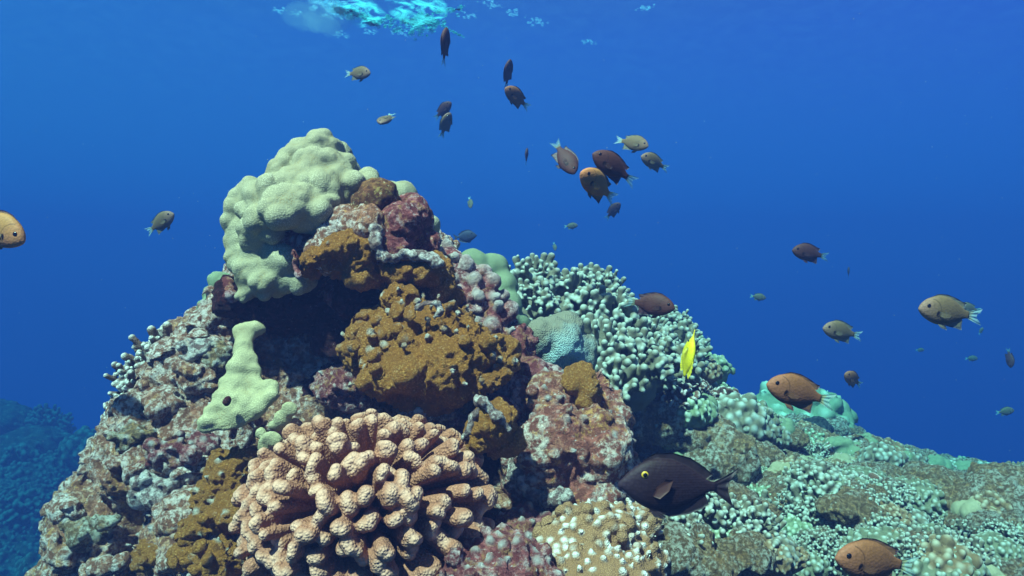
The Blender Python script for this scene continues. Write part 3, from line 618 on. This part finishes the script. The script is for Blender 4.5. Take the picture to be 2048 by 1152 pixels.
def fin(base, outer, thick=.005, rows=5, wob=.003, seed=0):
    """thin solid fin spanned between a base line and an outer line (lists of (x, y, z)); 'tip' rises to the outer edge, 'ray' runs along it"""
    base = np.asarray(base, float); outer = np.asarray(outer, float); n = 26
    s0 = np.linspace(0, 1, len(base)); s1 = np.linspace(0, 1, len(outer)); s = np.linspace(0, 1, n)
    bb = np.stack([np.interp(s, s0, base[:, k]) for k in range(3)], 1); oo = np.stack([np.interp(s, s1, outer[:, k]) for k in range(3)], 1)
    V = []; tip = []; ray = []
    for side in (-1, 1):
        for j in range(rows):
            u = j/(rows-1)
            for i in range(n):
                p = bb[i]*(1-u)+oo[i]*u; th = thick*(1-.8*u)*.5*side
                V.append((p[0], p[1]+th+wob*u*math.sin(i*1.1+seed), p[2])); tip.append(u); ray.append(i/(n-1))
    Fc = []; H = rows*n
    for j in range(rows-1):
        for i in range(n-1):
            a = j*n+i; Fc.append((a, a+1, a+n+1, a+n)); Fc.append((H+a+n, H+a+n+1, H+a+1, H+a))
    edge = [j*n for j in range(rows)]+[(rows-1)*n+i for i in range(1, n)]+[j*n+n-1 for j in range(rows-2, -1, -1)]+[i for i in range(n-2, 0, -1)]
    for a, b in zip(edge, edge[1:]+edge[:1]): Fc.append((b, a, H+a, H+b))
    me = bpy.data.meshes.new('fin'); me.from_pydata(V, [], Fc); me.update()
    setattr_f(me, 'tip', tip); setattr_f(me, 'ray', ray); return me
def fish_skin(name, back, belly, face, spot=None, stripes=None, sheen=.35):
    m = bpy.data.materials.new(name); m.use_nodes = True; t = m.node_tree; b = t.nodes['Principled BSDF']
    b.inputs['Roughness'].default_value = .62; b.inputs['Specular IOR Level'].default_value = sheen*.6
    c = nn(t, 'TexCoord'); s = nn(t, 'SeparateXYZ'); t.links.new(c.outputs['Object'], s.inputs[0])
    col = mixc(t, band(t, s.outputs['Z'], -.14, .12), belly, back)
    n = noise_n(t, c.outputs['Object'], 7, 3, .5); col = mixc(t, band(t, n, .45, .7), col, tuple(x*.8 for x in back))
    col = mixc(t, band(t, s.outputs['X'], -.28, -.02), col, face)
    vo = nn(t, 'TexVoronoi'); vo.inputs['Scale'].default_value = 34; t.links.new(c.outputs['Object'], vo.inputs['Vector'])
    col = mixc(t, band(t, vo.outputs['Distance'], .35, 1.3), col, tuple(x*.7 for x in back))
    if stripes:
        w = nn(t, 'TexWave'); w.bands_direction = 'Z'; w.inputs['Scale'].default_value = 15.; w.inputs['Distortion'].default_value = 2.2; w.inputs['Detail'].default_value = 1; w.inputs['Detail Scale'].default_value = .6
        t.links.new(c.outputs['Object'], w.inputs[0]); k = nn(t, 'Math', operation='MULTIPLY'); t.links.new(band(t, w.outputs['Fac'], .35, .9), k.inputs[0]); t.links.new(band(t, s.outputs['X'], -.2, -.3), k.inputs[1])
        col = mixc(t, k.outputs[0], col, stripes)
    if spot:
        ab = nn(t, 'Math', operation='ABSOLUTE'); t.links.new(s.outputs['Y'], ab.inputs[0]); cb = nn(t, 'CombineXYZ')
        t.links.new(s.outputs['X'], cb.inputs[0]); t.links.new(ab.outputs[0], cb.inputs[1]); t.links.new(s.outputs['Z'], cb.inputs[2])
        sb = nn(t, 'VectorMath', operation='SUBTRACT'); t.links.new(cb.outputs[0], sb.inputs[0]); sb.inputs[1].default_value = spot
        ml = nn(t, 'VectorMath', operation='MULTIPLY'); t.links.new(sb.outputs[0], ml.inputs[0]); ml.inputs[1].default_value = (1.5, .4, 1)
        ln = nn(t, 'VectorMath', operation='LENGTH'); t.links.new(ml.outputs[0], ln.inputs[0])
        col = mixc(t, band(t, ln.outputs['Value'], .050, .036), col, (.006, .003, .006))
        sb2 = nn(t, 'VectorMath', operation='SUBTRACT'); t.links.new(cb.outputs[0], sb2.inputs[0]); sb2.inputs[1].default_value = (spot[0]+.115, .05, spot[2]+.06)
        ln2 = nn(t, 'VectorMath', operation='LENGTH'); t.links.new(sb2.outputs[0], ln2.inputs[0])
        d_ = nn(t, 'Math', operation='SUBTRACT'); t.links.new(ln2.outputs['Value'], d_.inputs[0]); d_.inputs[1].default_value = .145
        a_ = nn(t, 'Math', operation='ABSOLUTE'); t.links.new(d_.outputs[0], a_.inputs[0]); lim = nn(t, 'Math', operation='LESS_THAN'); t.links.new(s.outputs['X'], lim.inputs[0]); lim.inputs[1].default_value = -.17
        g_ = nn(t, 'Math', operation='MULTIPLY'); t.links.new(band(t, a_.outputs[0], .009, .002), g_.inputs[0]); t.links.new(lim.outputs[0], g_.inputs[1])
        col = mixc(t, g_.outputs[0], col, tuple(x*.45 for x in back))
    t.links.new(col, b.inputs['Base Color']); bump(t, b, vo.outputs['Distance'], .15, .003); return m
def fin_mat(name, inner, edge, e0=.72, alpha=1., rays=True):
    m = bpy.data.materials.new(name); m.use_nodes = True; t = m.node_tree; b = t.nodes['Principled BSDF']; b.inputs['Roughness'].default_value = .6
    col = mixc(t, band(t, attr(t, 'tip'), e0, min(1, e0+.15)), inner, edge)
    w = nn(t, 'Math', operation='SINE'); k = nn(t, 'Math', operation='MULTIPLY'); t.links.new(attr(t, 'ray'), k.inputs[0]); k.inputs[1].default_value = 110
    t.links.new(k.outputs[0], w.inputs[0]); col = mixc(t, band(t, w.outputs[0], -.6, 1.6), col, tuple(x*.7 for x in inner))
    t.links.new(col, b.inputs['Base Color'])
    if alpha < 1:
        a = nn(t, 'MapRange'); a.inputs[3].default_value = min(1, alpha+.35); a.inputs[4].default_value = alpha*.45; t.links.new(attr(t, 'tip'), a.inputs[0]); t.links.new(a.outputs[0], b.inputs['Alpha'])
        b.inputs['Transmission Weight'].default_value = 0
    return m
def plain(name, c, rough=.3, spec=.5):
    m = bpy.data.materials.new(name); m.use_nodes = True; t = m.node_tree; b = t.nodes['Principled BSDF']; b.inputs['Roughness'].default_value = rough; b.inputs['Specular IOR Level'].default_value = spec
    co = nn(t, 'TexCoord'); n = noise_n(t, co.outputs['Object'], 60, 3); t.links.new(mixc(t, band(t, n, .3, .7), c, tuple(x*.75 for x in c)), b.inputs['Base Color']); return m
EYE = plain('fish_eye', (.006, .005, .008), .15); YEL = plain('eye_ring', (.62, .40, .03), .4); LIP = plain('fish_lip', (.45, .5, .6), .5)
def outline(pts): return [(-x, 0, z) for x, z in pts]
def proto(kind):
    """returns list of (part name, mesh, material slot, sub-parts)"""
    if kind == 'chromis':
        xs = [0, .03, .09, .18, .30, .42, .54, .64, .72, .78]
        b, pr = loft(xs, [.006, .060, .125, .180, .216, .212, .172, .116, .068, .054], [-.02, -.060, -.110, -.158, -.190, -.185, -.145, -.090, -.054, -.046], [.008, .035, .060, .078, .088, .080, .058, .034, .018, .009])
        d = fin(outline([(.20, .165), (.30, .20), (.42, .20), (.54, .16), (.66, .095)]), outline([(.14, .160), (.28, .236), (.42, .245), (.56, .212), (.66, .175), (.73, .165), (.70, .10)]))
        a = fin(outline([(.40, -.168), (.50, -.145), (.58, -.11), (.68, -.065)]), outline([(.38, -.178), (.50, -.200), (.60, -.205), (.70, -.225), (.69, -.08)]))
        tl = fin(outline([(.765, .05), (.77, .02), (.77, -.02), (.765, -.045)]), outline([(.85, .085), (1.0, .125), (.94, .05), (.90, 0), (.94, -.045), (1.0, -.12), (.85, -.08)]), wob=.008)
        pv = fin([(-.28, .03, -.165), (-.36, .03, -.170)], [(-.34, .05, -.235), (-.44, .05, -.255), (-.42, .04, -.20)])
        pc = [fin([(-.265, s*.085, -.02), (-.275, s*.085, -.075)], [(-.35, s*.12, .005), (-.42, s*.125, -.03), (-.41, s*.12, -.075), (-.34, s*.105, -.10)], thick=.003, wob=0) for s in (-1, 1)]
        return dict(body=b, dorsal_fin=d, anal_fin=a, tail_fin=tl, pelvic_fin=pv, pectoral_fin=pc, eye=[(-.115, s*.056, .045) for s in (-1, 1)], er=.032, ex=.5)
    if kind == 'surgeon':
        xs = [0, .035, .08, .15, .24, .36, .48, .60, .70, .77, .83]
        b, pr = loft(xs, [.012, .045, .095, .155, .205, .225, .205, .150, .088, .048, .040], [-.03, -.045, -.085, -.140, -.190, -.215, -.200, -.150, -.085, -.044, -.036], [.012, .030, .045, .060, .072, .075, .065, .045, .028, .018, .010])
        d = fin(outline([(.20, .185), (.32, .222), (.45, .212), (.58, .16), (.68, .10), (.74, .06)]), outline([(.19, .20), (.30, .262), (.45, .272), (.60, .235), (.72, .165), (.80, .10)]), wob=.004)
        a = fin(outline([(.32, -.210), (.45, -.207), (.58, -.16), (.68, -.10), (.74, -.058)]), outline([(.31, -.225), (.45, -.262), (.60, -.238), (.72, -.190), (.775, -.150)]), wob=.004)
        tl = fin(outline([(.81, .040), (.82, .015), (.82, -.015), (.81, -.036)]), outline([(.89, .085), (1.02, .165), (.955, .07), (.93, 0), (.945, -.06), (.985, -.165), (.87, -.08)]), wob=.008)
        pv = fin([(-.26, .03, -.19), (-.33, .03, -.205)], [(-.30, .05, -.25), (-.40, .05, -.275), (-.40, .04, -.22)])
        pc = [fin([(-.285, s*.072, -.02), (-.275, s*.070, -.075)], [(-.37, s*.105, .075), (-.43, s*.11, .07), (-.40, s*.11, -.02), (-.33, s*.10, -.09)], thick=.003, wob=0) for s in (-1, 1)]
        return dict(body=b, dorsal_fin=d, anal_fin=a, tail_fin=tl, pelvic_fin=pv, pectoral_fin=pc, eye=[(-.205, s*.060, .095) for s in (-1, 1)], er=.030, ex=.45)
    xs = [0, .06, .13, .20, .28, .40, .54, .68, .80, .88]
    b, pr = loft(xs, [.008, .016, .028, .075, .16, .235, .255, .21, .10, .05], [-.012, -.020, -.032, -.075, -.14, -.20, -.22, -.18, -.09, -.045], [.006, .012, .020, .040, .062, .075, .068, .045, .022, .010])
    d = fin(outline([(.28, .15), (.40, .23), (.54, .25), (.68, .20), (.80, .10)]), outline([(.30, .21), (.40, .30), (.54, .335), (.70, .315), (.86, .22)]), wob=.004)
    a = fin(outline([(.50, -.21), (.62, -.20), (.72, -.15), (.80, -.09)]), outline([(.52, -.25), (.64, -.29), (.76, -.28), (.87, -.19)]), wob=.004)
    tl = fin(outline([(.87, .05), (.875, 0), (.87, -.045)]), outline([(.98, .09), (.99, 0), (.98, -.09)]))
    pc = [fin([(-.34, s*.07, -.02), (-.33, s*.07, -.07)], [(-.44, s*.12, .03), (-.47, s*.13, -.05), (-.40, s*.11, -.11)], thick=.003, wob=0) for s in (-1, 1)]
    return dict(body=b, dorsal_fin=d, anal_fin=a, tail_fin=tl, pelvic_fin=None, pectoral_fin=pc, eye=[(-.235, s*.047, .035) for s in (-1, 1)], er=.022, ex=.5)
PR = {k: proto(k) for k in ('chromis', 'surgeon', 'longnose')}
SP = (-.255, .07, -.05)
LOOK = {
 'brown': ('chromis', fish_skin('brown_fish_skin', (.22, .088, .035), (.16, .06, .04), (.30, .115, .06), SP), ((.16, .07, .03), (.015, .01, .03)), ((.38, .42, .22), (.30, .55, .55), .5), (.18, .075, .035)),
 'golden': ('chromis', fish_skin('golden_fish_skin', (.42, .20, .06), (.24, .08, .06), (.50, .19, .08), SP), ((.22, .12, .05), (.03, .01, .06)), ((.38, .42, .22), (.30, .55, .55), .5), (.3, .2, .1)),
 'tan': ('chromis', fish_skin('tan_fish_skin', (.165, .105, .05), (.12, .07, .045), (.27, .15, .11), SP), ((.14, .12, .08), (.02, .03, .07)), ((.30, .34, .26), (.28, .50, .55), .6), (.22, .16, .09)),
 'dark': ('chromis', fish_skin('maroon_fish_skin', (.07, .026, .022), (.055, .016, .018), (.085, .03, .026), SP), ((.045, .012, .02), (.008, .004, .02)), ((.12, .16, .10), (.12, .3, .35), .35), (.05, .015, .015)),
 'navy': ('surgeon', fish_skin('navy_fish_skin', (.03, .035, .07), (.03, .03, .07), (.03, .035, .07)), ((.02, .02, .05), (.01, .01, .04)), ((.02, .02, .05), (.01, .01, .04), 1.), (.04, .04, .07)),
 'surgeon': ('surgeon', fish_skin('surgeonfish_skin', (.017, .006, .009), (.011, .002, .003), (.034, .019, .030), None, (.022, .010, .015)), ((.016, .004, .006), (.006, .002, .004)), ((.018, .005, .008), (.012, .004, .008), 1.), (.055, .015, .010)),
 'yellow': ('longnose', fish_skin('yellow_fish_skin', (.80, .66, .01), (.82, .66, .01), (.75, .55, .05)), ((.70, .60, .02), (.80, .62, .02)), ((.5, .5, .3), (.5, .6, .5), .8), (.8, .7, .1)),
}
FM = {}
for k, (pk, skin, fc, tf, pc) in LOOK.items():
    FM[k] = (skin, fin_mat(k+'_fin', fc[0], fc[1], .6), fin_mat(k+'_tail', tf[0], tf[1], .3, tf[2]), fin_mat(k+'_pectoral', pc, pc, .9, 1. if k == 'surgeon' else .3))
cache = {}
def part(root, name, src, mat, key):
    kk = (id(src), key)
    if kk not in cache:
        me = src.copy(); me.materials.clear(); me.materials.append(mat); me.name = name; me.polygons.foreach_set('use_smooth', np.ones(len(me.polygons), bool)); cache[kk] = me
    o = bpy.data.objects.new(name, cache[kk]); COL.objects.link(o); o.parent = root; return o
bv, bf = ICO[3]
def eye_mesh(c, r, ex): v = bv*np.array([r, r*ex, r])+np.array(c); return mesh_from(v, bf, 'eye')
EM = {}
GRP = 'small brown and tan reef fish schooling above the reef'
def fish(look, px, py, L, ang, label, yaw=0, roll=0, Y=None, size=.09, group=GRP, name='damselfish', cat='fish', stretch=1.):
    """L: length in photo pixels of the whole fish seen side on; ang: heading in the picture (0 right, 90 up); yaw: head towards the camera"""
    pk = LOOK[look][0]; p = PR[pk]; sk, fm, tm, pm = FM[look]
    if Y is None: Y = size*F/L
    L *= (1.2 if pk == 'chromis' and abs(px-1024) < 1000 and L < 130 else 1.06)*(1+.25*(1-math.cos(R(yaw))))
    s = L*Y/F
    a, w = R(ang), R(yaw)
    Fv = Vector((math.cos(a)*math.cos(w), -math.sin(w), math.sin(a)*math.cos(w)))
    U = Vector((-math.sin(a), 0, math.cos(a))) * (1 if math.cos(a) >= 0 else -1)
    U = (U-Fv*U.dot(Fv)).normalized(); U = Matrix.Rotation(R(roll), 3, Fv)@U; Sd = U.cross(Fv)
    root = bpy.data.objects.new(name, None); COL.objects.link(root); root.empty_display_size = .02
    mt = Matrix((Fv, Sd, U)).transposed()
    cx = Fv*(.48*s)*math.cos(0)
    root.matrix_world = Matrix.Translation(Vector(P(px, py, Y))+cx) @ mt.to_4x4() @ Matrix.Diagonal((s, s*stretch, s, 1))
    tag(root, label, cat, group)
    part(root, 'body', p['body'], sk, look); part(root, 'dorsal_fin', p['dorsal_fin'], fm, look); part(root, 'anal_fin', p['anal_fin'], fm, look)
    part(root, 'tail_fin', p['tail_fin'], tm, look)
    if L > 24:
        if p['pelvic_fin']: part(root, 'pelvic_fin', p['pelvic_fin'], fm, look)
        for q in p['pectoral_fin']: part(root, 'pectoral_fin', q, pm, look)
        for i, c in enumerate(p['eye']):
            key = (pk, i)
            if key not in EM: EM[key] = (eye_mesh(c, p['er'], p['ex']), eye_mesh((c[0], c[1]+(.011 if c[1] > 0 else -.011), c[2]), p['er']*.62, p['ex']*.95))
            if look == 'surgeon':
                e_ = part(root, 'eye', EM[key][0], YEL, 'y'); part(e_, 'pupil', EM[key][1], EYE, 'e')
            else: part(root, 'eye', EM[key][0], EYE, 'e')
    return root
fish('golden', -10, 455, 152, -22, 'large orange brown fish cut by the left edge, heading down right', 12, 4, size=.125)
fish('tan', 321, 446, 64, 30, 'small tan fish with a cyan tail swimming alone left of the pinnacle', 15)
fish('tan', 716, 147, 52, -6, 'tan fish with a dark underside at the upper left of the school', 25)
fish('tan', 773, 237, 52, -112, 'little pale fish pointing down, its white tail up right, above the summit', 58, 20)
fish('dark', 890, 93, 64, 84, 'dark fish turned nose up just under the bright surface patch', 10, 68)
fish('dark', 1016, 148, 50, 80, 'narrow dark grey fish seen almost end on, above the round brown one', 35, 55)
fish('dark', 886, 221, 42, 38, 'small dark fish directly above a pale one in the upper middle', 28)
fish('tan', 891, 250, 46, 66, 'small pale fish heading up right just under the little dark one', 25, 30)
fish('brown', 1034, 196, 58, 148, 'round brown fish facing left at the top of the middle column', 38)
fish('dark', 1129, 315, 76, -62, 'dark red fish with pointed fin tips diving down right', 25)
fish('tan', 1264, 286, 60, -18, 'olive grey fish facing right, the upper of two right of the cluster', 28, Y=2.1)
fish('tan', 1309, 325, 58, 160, 'olive grey fish facing left, right of the overlapping pair', 25, Y=2.2)
fish('dark', 1228, 336, 92, 148, 'reddish brown fish behind the orange backed one in the overlapping pair', 15, Y=1.35).scale
fish('golden', 1196, 372, 96, 150, 'orange backed fish in front of the overlapping pair', 42, Y=1.22)
fish('dark', 1226, 422, 38, 50, 'small dark fish with its tail down, just below the overlapping pair', 30)
fish('dark', 1053, 313, 30, 85, 'thin dark sliver of a fish seen edge on left of the cluster', 0, 78, size=.07)
fish('navy', 931, 473, 46, 5, 'navy blue fish hovering over the pale coral right of the summit', 10, name='surgeonfish', group=None, size=.10)
fish('tan', 940, 405, 24, -80, 'tiny faded greenish fish above the navy fish', 30, 30, size=.07)
fish('tan', 1142, 452, 24, 5, 'tiny faded green fish below the cluster', 0, size=.075)
fish('tan', 1109, 493, 16, -80, 'tiny faded fish pointing down above the finger corals', 20, 20, size=.055)
fish('tan', 1181, 535, 20, 175, 'tiny faded green fish nearest above the ridge', 0, size=.065)
fish('dark', 1620, 507, 68, 170, 'dark brown fish facing left alone in the open water on the right', 10)
fish('dark', 1697, 545, 20, 88, 'tiny dark edge on fish right of the lone brown one', 0, 70, size=.07)
fish('tan', 1516, 594, 28, -8, 'tiny green fish facing right in the open water', 0, size=.08)
fish('dark', 1300, 609, 86, -8, 'dark maroon fish facing right just above the ridge corals', 28, Y=1.35)
fish('yellow', 1378, 710, 104, 80, 'bright yellow long nosed butterflyfish pointing straight up beside the ridge', 12, -82, Y=1.55, name='butterflyfish', group=None)
fish('tan', 1684, 664, 76, 168, 'tan fish facing left in the middle of the right hand group', 12, Y=1.9)
fish('tan', 1899, 625, 134, 172, 'large tan fish with a cyan forked tail at the right, facing left', 8, Y=1.3)
fish('tan', 1938, 618, 46, 172, 'small dusky fish half hidden behind the tail of the large tan fish', 10, size=.1)
fish('brown', 1706, 759, 52, 150, 'small round brown fish above and right of the large orange brown one', 30, Y=2.2)
fish('dark', 2019, 716, 34, -88, 'small reddish fish seen edge on near the right edge', 10, 70, size=.07)
fish('tan', 2010, 823, 32, 8, 'small faded silver green fish near the right edge over the far reef', 0, size=.085)
fish('tan', 1943, 717, 22, 0, 'faint green fish to the left of the edge on reddish one', 0, size=.08)
fish('tan', 1840, 700, 15, 0, 'very faint distant fish below the large tan fish', 0, size=.06)
fish('tan', 1962, 662, 14, 60, 'very faint speck of a fish just under the tail of the large tan fish', 0, size=.05)
fish('brown', 1600, 786, 142, 164, 'large orange brown fish facing left in front of the hazy coral mound', 6, Y=1.05)
fish('brown', 1752, 1124, 178, 170, 'orange brown fish cut by the bottom edge over the right reef slope', 10, Y=.85)
fish('surgeon', 1350, 971, 226, 177, 'dark purple surgeonfish with a yellow ringed eye in front of the knobbed rock', 4, Y=.98, name='surgeonfish', group=None)
fish('dark', 1450, 835, 46, 92, 'little dark fish hiding nose up against the lower ridge', 10, 60, Y=2.0)

# ------------------------------------------------------------------ underside of the sea surface, foam and bubbles
def foam_mat(name, c, al):
    m = bpy.data.materials.new(name); m.use_nodes = True; t = m.node_tree; t.nodes.remove(t.nodes['Principled BSDF']); o = t.nodes['Material Output']
    d = nn(t, 'BsdfTranslucent'); d.inputs[0].default_value = (*c, 1); q = nn(t, 'BsdfTransparent'); x = nn(t, 'MixShader')
    co = nn(t, 'TexCoord'); n = noise_n(t, co.outputs['Object'], 9, 5, .6, .6); f = nn(t, 'MapRange'); f.inputs[1].default_value = .42; f.inputs[2].default_value = .64; f.inputs[3].default_value = al[0]; f.inputs[4].default_value = al[1]
    t.links.new(n, f.inputs[0]); fd = nn(t, 'Math', operation='MULTIPLY'); t.links.new(f.outputs[0], fd.inputs[0])
    iv = nn(t, 'Math', operation='SUBTRACT'); iv.inputs[0].default_value = 1; t.links.new(attr(t, 'fade'), iv.inputs[1]); t.links.new(iv.outputs[0], fd.inputs[1]); t.links.new(fd.outputs[0], x.inputs[0]); t.links.new(q.outputs[0], x.inputs[1]); t.links.new(d.outputs[0], x.inputs[2]); t.links.new(x.outputs[0], o.inputs[0]); return m
SZ = 1.75
sxs = np.linspace(-15, 15, 220); sys_ = np.linspace(-1, 17, 200); X, Yg = np.meshgrid(sxs, sys_); p3 = np.column_stack([X.ravel(), Yg.ravel(), np.zeros(X.size)])
zz = SZ+.02*fbm(p3, 1.2, 3, 77); ii = np.arange(X.size).reshape(X.shape)
me = mesh_from(np.column_stack([p3[:, :2], zz]), np.stack([ii[:-1, :-1].ravel(), ii[:-1, 1:].ravel(), ii[1:, 1:].ravel(), ii[1:, :-1].ravel()], 1))
tag(link('water_surface', me, foam_mat('water_skin', (.4, .7, .9), (0.0, .010))), kind='structure')
def on_surf(px, py, dz=0): z_ = SZ-dz; Y = z_*F/(576-py); return P(px, py, Y)
def bubbles(pts, name, label, cat, mat, rr, cnt, sp, seed, flat=.5, drop=.0, kind='stuff'):
    r = np.random.default_rng(seed); bl = []
    for i in range(cnt):
        k = r.random()*(len(pts)-1); j = int(k); a, b = pts[j], pts[min(j+1, len(pts)-1)]; q = np.asarray(a)*(1-(k-j))+np.asarray(b)*(k-j)
        q = q+r.normal(0, 1, 3)*sp; q[2] = min(q[2], SZ-.01)-abs(r.normal(0, drop)) ; s = rr*r.uniform(.4, 1.5); bl.append((q, (s, s, s*flat), None))
    v, f = soup(bl, 1); me = mesh_from(v, f); return put(name, label, cat, me, mat, kind=kind)
FO = foam_mat('foam', (.10, .56, .62), (.0, .95)); FS = foam_mat('bubbles_and_glints', (.3, .7, .9), (.12, .4))  # foam tint carries the turquoise of skylight seen through water
def sheet(pl, name, label, seed, lift=.04):
    a, b = on_surf(*pl[0]), on_surf(*pl[1]); w = pl[2]; n, k = 60, 24; V = []; r = np.random.default_rng(seed)
    for i in range(n):
        s = i/(n-1); c = a*(1-s)+b*s; ww = w*max(.05, math.sin(math.pi*min(1, max(0, s)))**.6)
        for j in range(k):
            u = j/(k-1)*2-1; q = c+np.array([0, u*ww, 0]); V.append(q)
    V = np.array(V); V[:, 0] += .06*fbm(V, .25, 3, seed); V[:, 1] += .10*fbm(V+5, .2, 3, seed); V[:, 2] += lift*fbm(V+9, .22, 3, seed)-lift*1.2
    ii = np.arange(n*k).reshape(n, k); f = np.stack([ii[:-1, :-1].ravel(), ii[:-1, 1:].ravel(), ii[1:, 1:].ravel(), ii[1:, :-1].ravel()], 1)
    me = mesh_from(V, f); g = np.linspace(0, 1, n)[:, None]; h = np.linspace(-1, 1, k)[None, :]
    setattr_f(me, 'fade', np.clip(1-1.5*(4*g*(1-g))**.7*(1-np.abs(h)**2), 0, 1).ravel()); return put(name, label, 'foam', me, FO)
sheet(((672,6),(770,16),.30), 'foam_patch', 'dim blue foam patch left of the brilliant one', 8)
sheet(((772,6),(902,4),.42), 'foam_patch', 'brilliant foam patch coloured turquoise for the skylight on the water surface at the top centre', 3)
bubbles([on_surf(795,34), on_surf(835,38), on_surf(860,30)], 'foam_patch', 'sparkling lower lip of the bright foam under the surface', 'foam', FO, .014, 220, (.06, .05, .012), 2, 1, .03)
bubbles([on_surf(700,14), on_surf(735,32), on_surf(752,40)], 'foam_streak', 'slanting foam streak left of the bright patch', 'foam', FO, .018, 110, (.02, .02, .008), 3, .7, .01)
bubbles([on_surf(868,20), on_surf(900,18), on_surf(928,14)], 'foam_streak', 'thin foam streak running right from the bright patch', 'foam', FO, .010, 80, (.012, .02, .006), 4, .8)
bubbles([on_surf(873,38), on_surf(900,58), on_surf(930,72)], 'foam_streak', 'thin pale line slanting down right from the bright patch', 'foam', FO, .008, 90, (.006, .006, .005), 5, .8)
bubbles([on_surf(650,6), on_surf(680,12), on_surf(700,22)], 'foam_streak', 'broken foam streak above the bubble plume at the upper left', 'foam', FS, .03, 90, (.05, .05, .01), 6, .5)
pm = bpy.data.materials.new('fine_bubble_cloud'); pm.use_nodes = True; t = pm.node_tree; t.nodes.clear(); o_ = nn(t, 'OutputMaterial'); v_ = nn(t, 'VolumePrincipled')
v_.inputs['Density'].default_value = .8; v_.inputs['Color'].default_value = (.5, .9, .95, 1); v_.inputs['Absorption Color'].default_value = (.3, .8, .9, 1); t.links.new(v_.outputs[0], o_.inputs['Volume'])
me = colony([(on_surf(610,2)-[0, 0, .10], (.13, .2, .07), None), (on_surf(650,2)-[0, 0, .10], (.13, .2, .08), None), (on_surf(680,14)-[0, 0, .08], (.09, .12, .05), None), (P(655,40,4.7), (.05, .1, .09), None), (P(668,56,4.7), (.04, .08, .05), None), (P(625,40,4.7), (.04, .08, .06), None)], .014, 3, [('f', .12, .05), ('f', .04, .02)], seed=90)
put('bubble_plume', 'cloudy light blue plume of fine bubbles hanging under the surface at the upper left', 'bubbles', me, pm, kind='stuff')
for i, (x, y) in enumerate(((600,24),(655,28),(690,30),(720,6),(740,60),(680,68),(800,60),(940,30),(980,4),(1030,22),(1072,40),(1176,80),(1290,12),(560,20))):
    bubbles([on_surf(x-9,y), on_surf(x+12,y+random.uniform(-4,4))], 'glint_beads', ('small ripple glint shaped from pale beads on the water surface, upper right of the foam', 'small ripple glint shaped from pale beads on the water surface near the bright foam')[x < 1000], 'glint', FS, .009, 26, (.02, .03, .003), 20+i, .5).__setitem__('group', 'ripple glints on the water surface')  # light glints modelled as clusters of pale beads

r_ = np.random.default_rng(5); sp = []
for i in range(260):
    Y = r_.uniform(.7, 4); q = .0004*Y*r_.uniform(.5, 1.3); sp.append((P(r_.uniform(-50, 2100), r_.uniform(20, 1150), Y), (q*1.4, q, q), None))
v, f = soup(sp, 1); tag(link('drifting_specks', mesh_from(v, f), plain('speck', (.35, .40, .38), .8, .2)), 'tiny pale specks drifting in the water', 'particles', kind='stuff')

# ------------------------------------------------------------------ the water itself
bpy.ops.mesh.primitive_cube_add(size=1)
hz = bpy.context.object; hz.name = 'haze'; hz['kind'] = 'stuff'
x0, x1, y0, y1, z0, z1 = -17.5, 18.5, -3.5, 21, -11, 1.95
hz.scale = (x1-x0, y1-y0, z1-z0); hz.location = ((x0+x1)/2, (y0+y1)/2, (z0+z1)/2)
m = bpy.data.materials.new('sea_water'); m.use_nodes = True; n = m.node_tree.nodes; n.clear()
o = n.new('ShaderNodeOutputMaterial'); v = n.new('ShaderNodeVolumePrincipled')
v.inputs['Density'].default_value = .39; v.inputs['Color'].default_value = (.017, .0300, .108, 1); v.inputs['Absorption Color'].default_value = (.0, .52, .74, 1); v.inputs['Anisotropy'].default_value = 0
m.node_tree.links.new(v.outputs[0], o.inputs['Volume']); hz.data.materials.append(m)
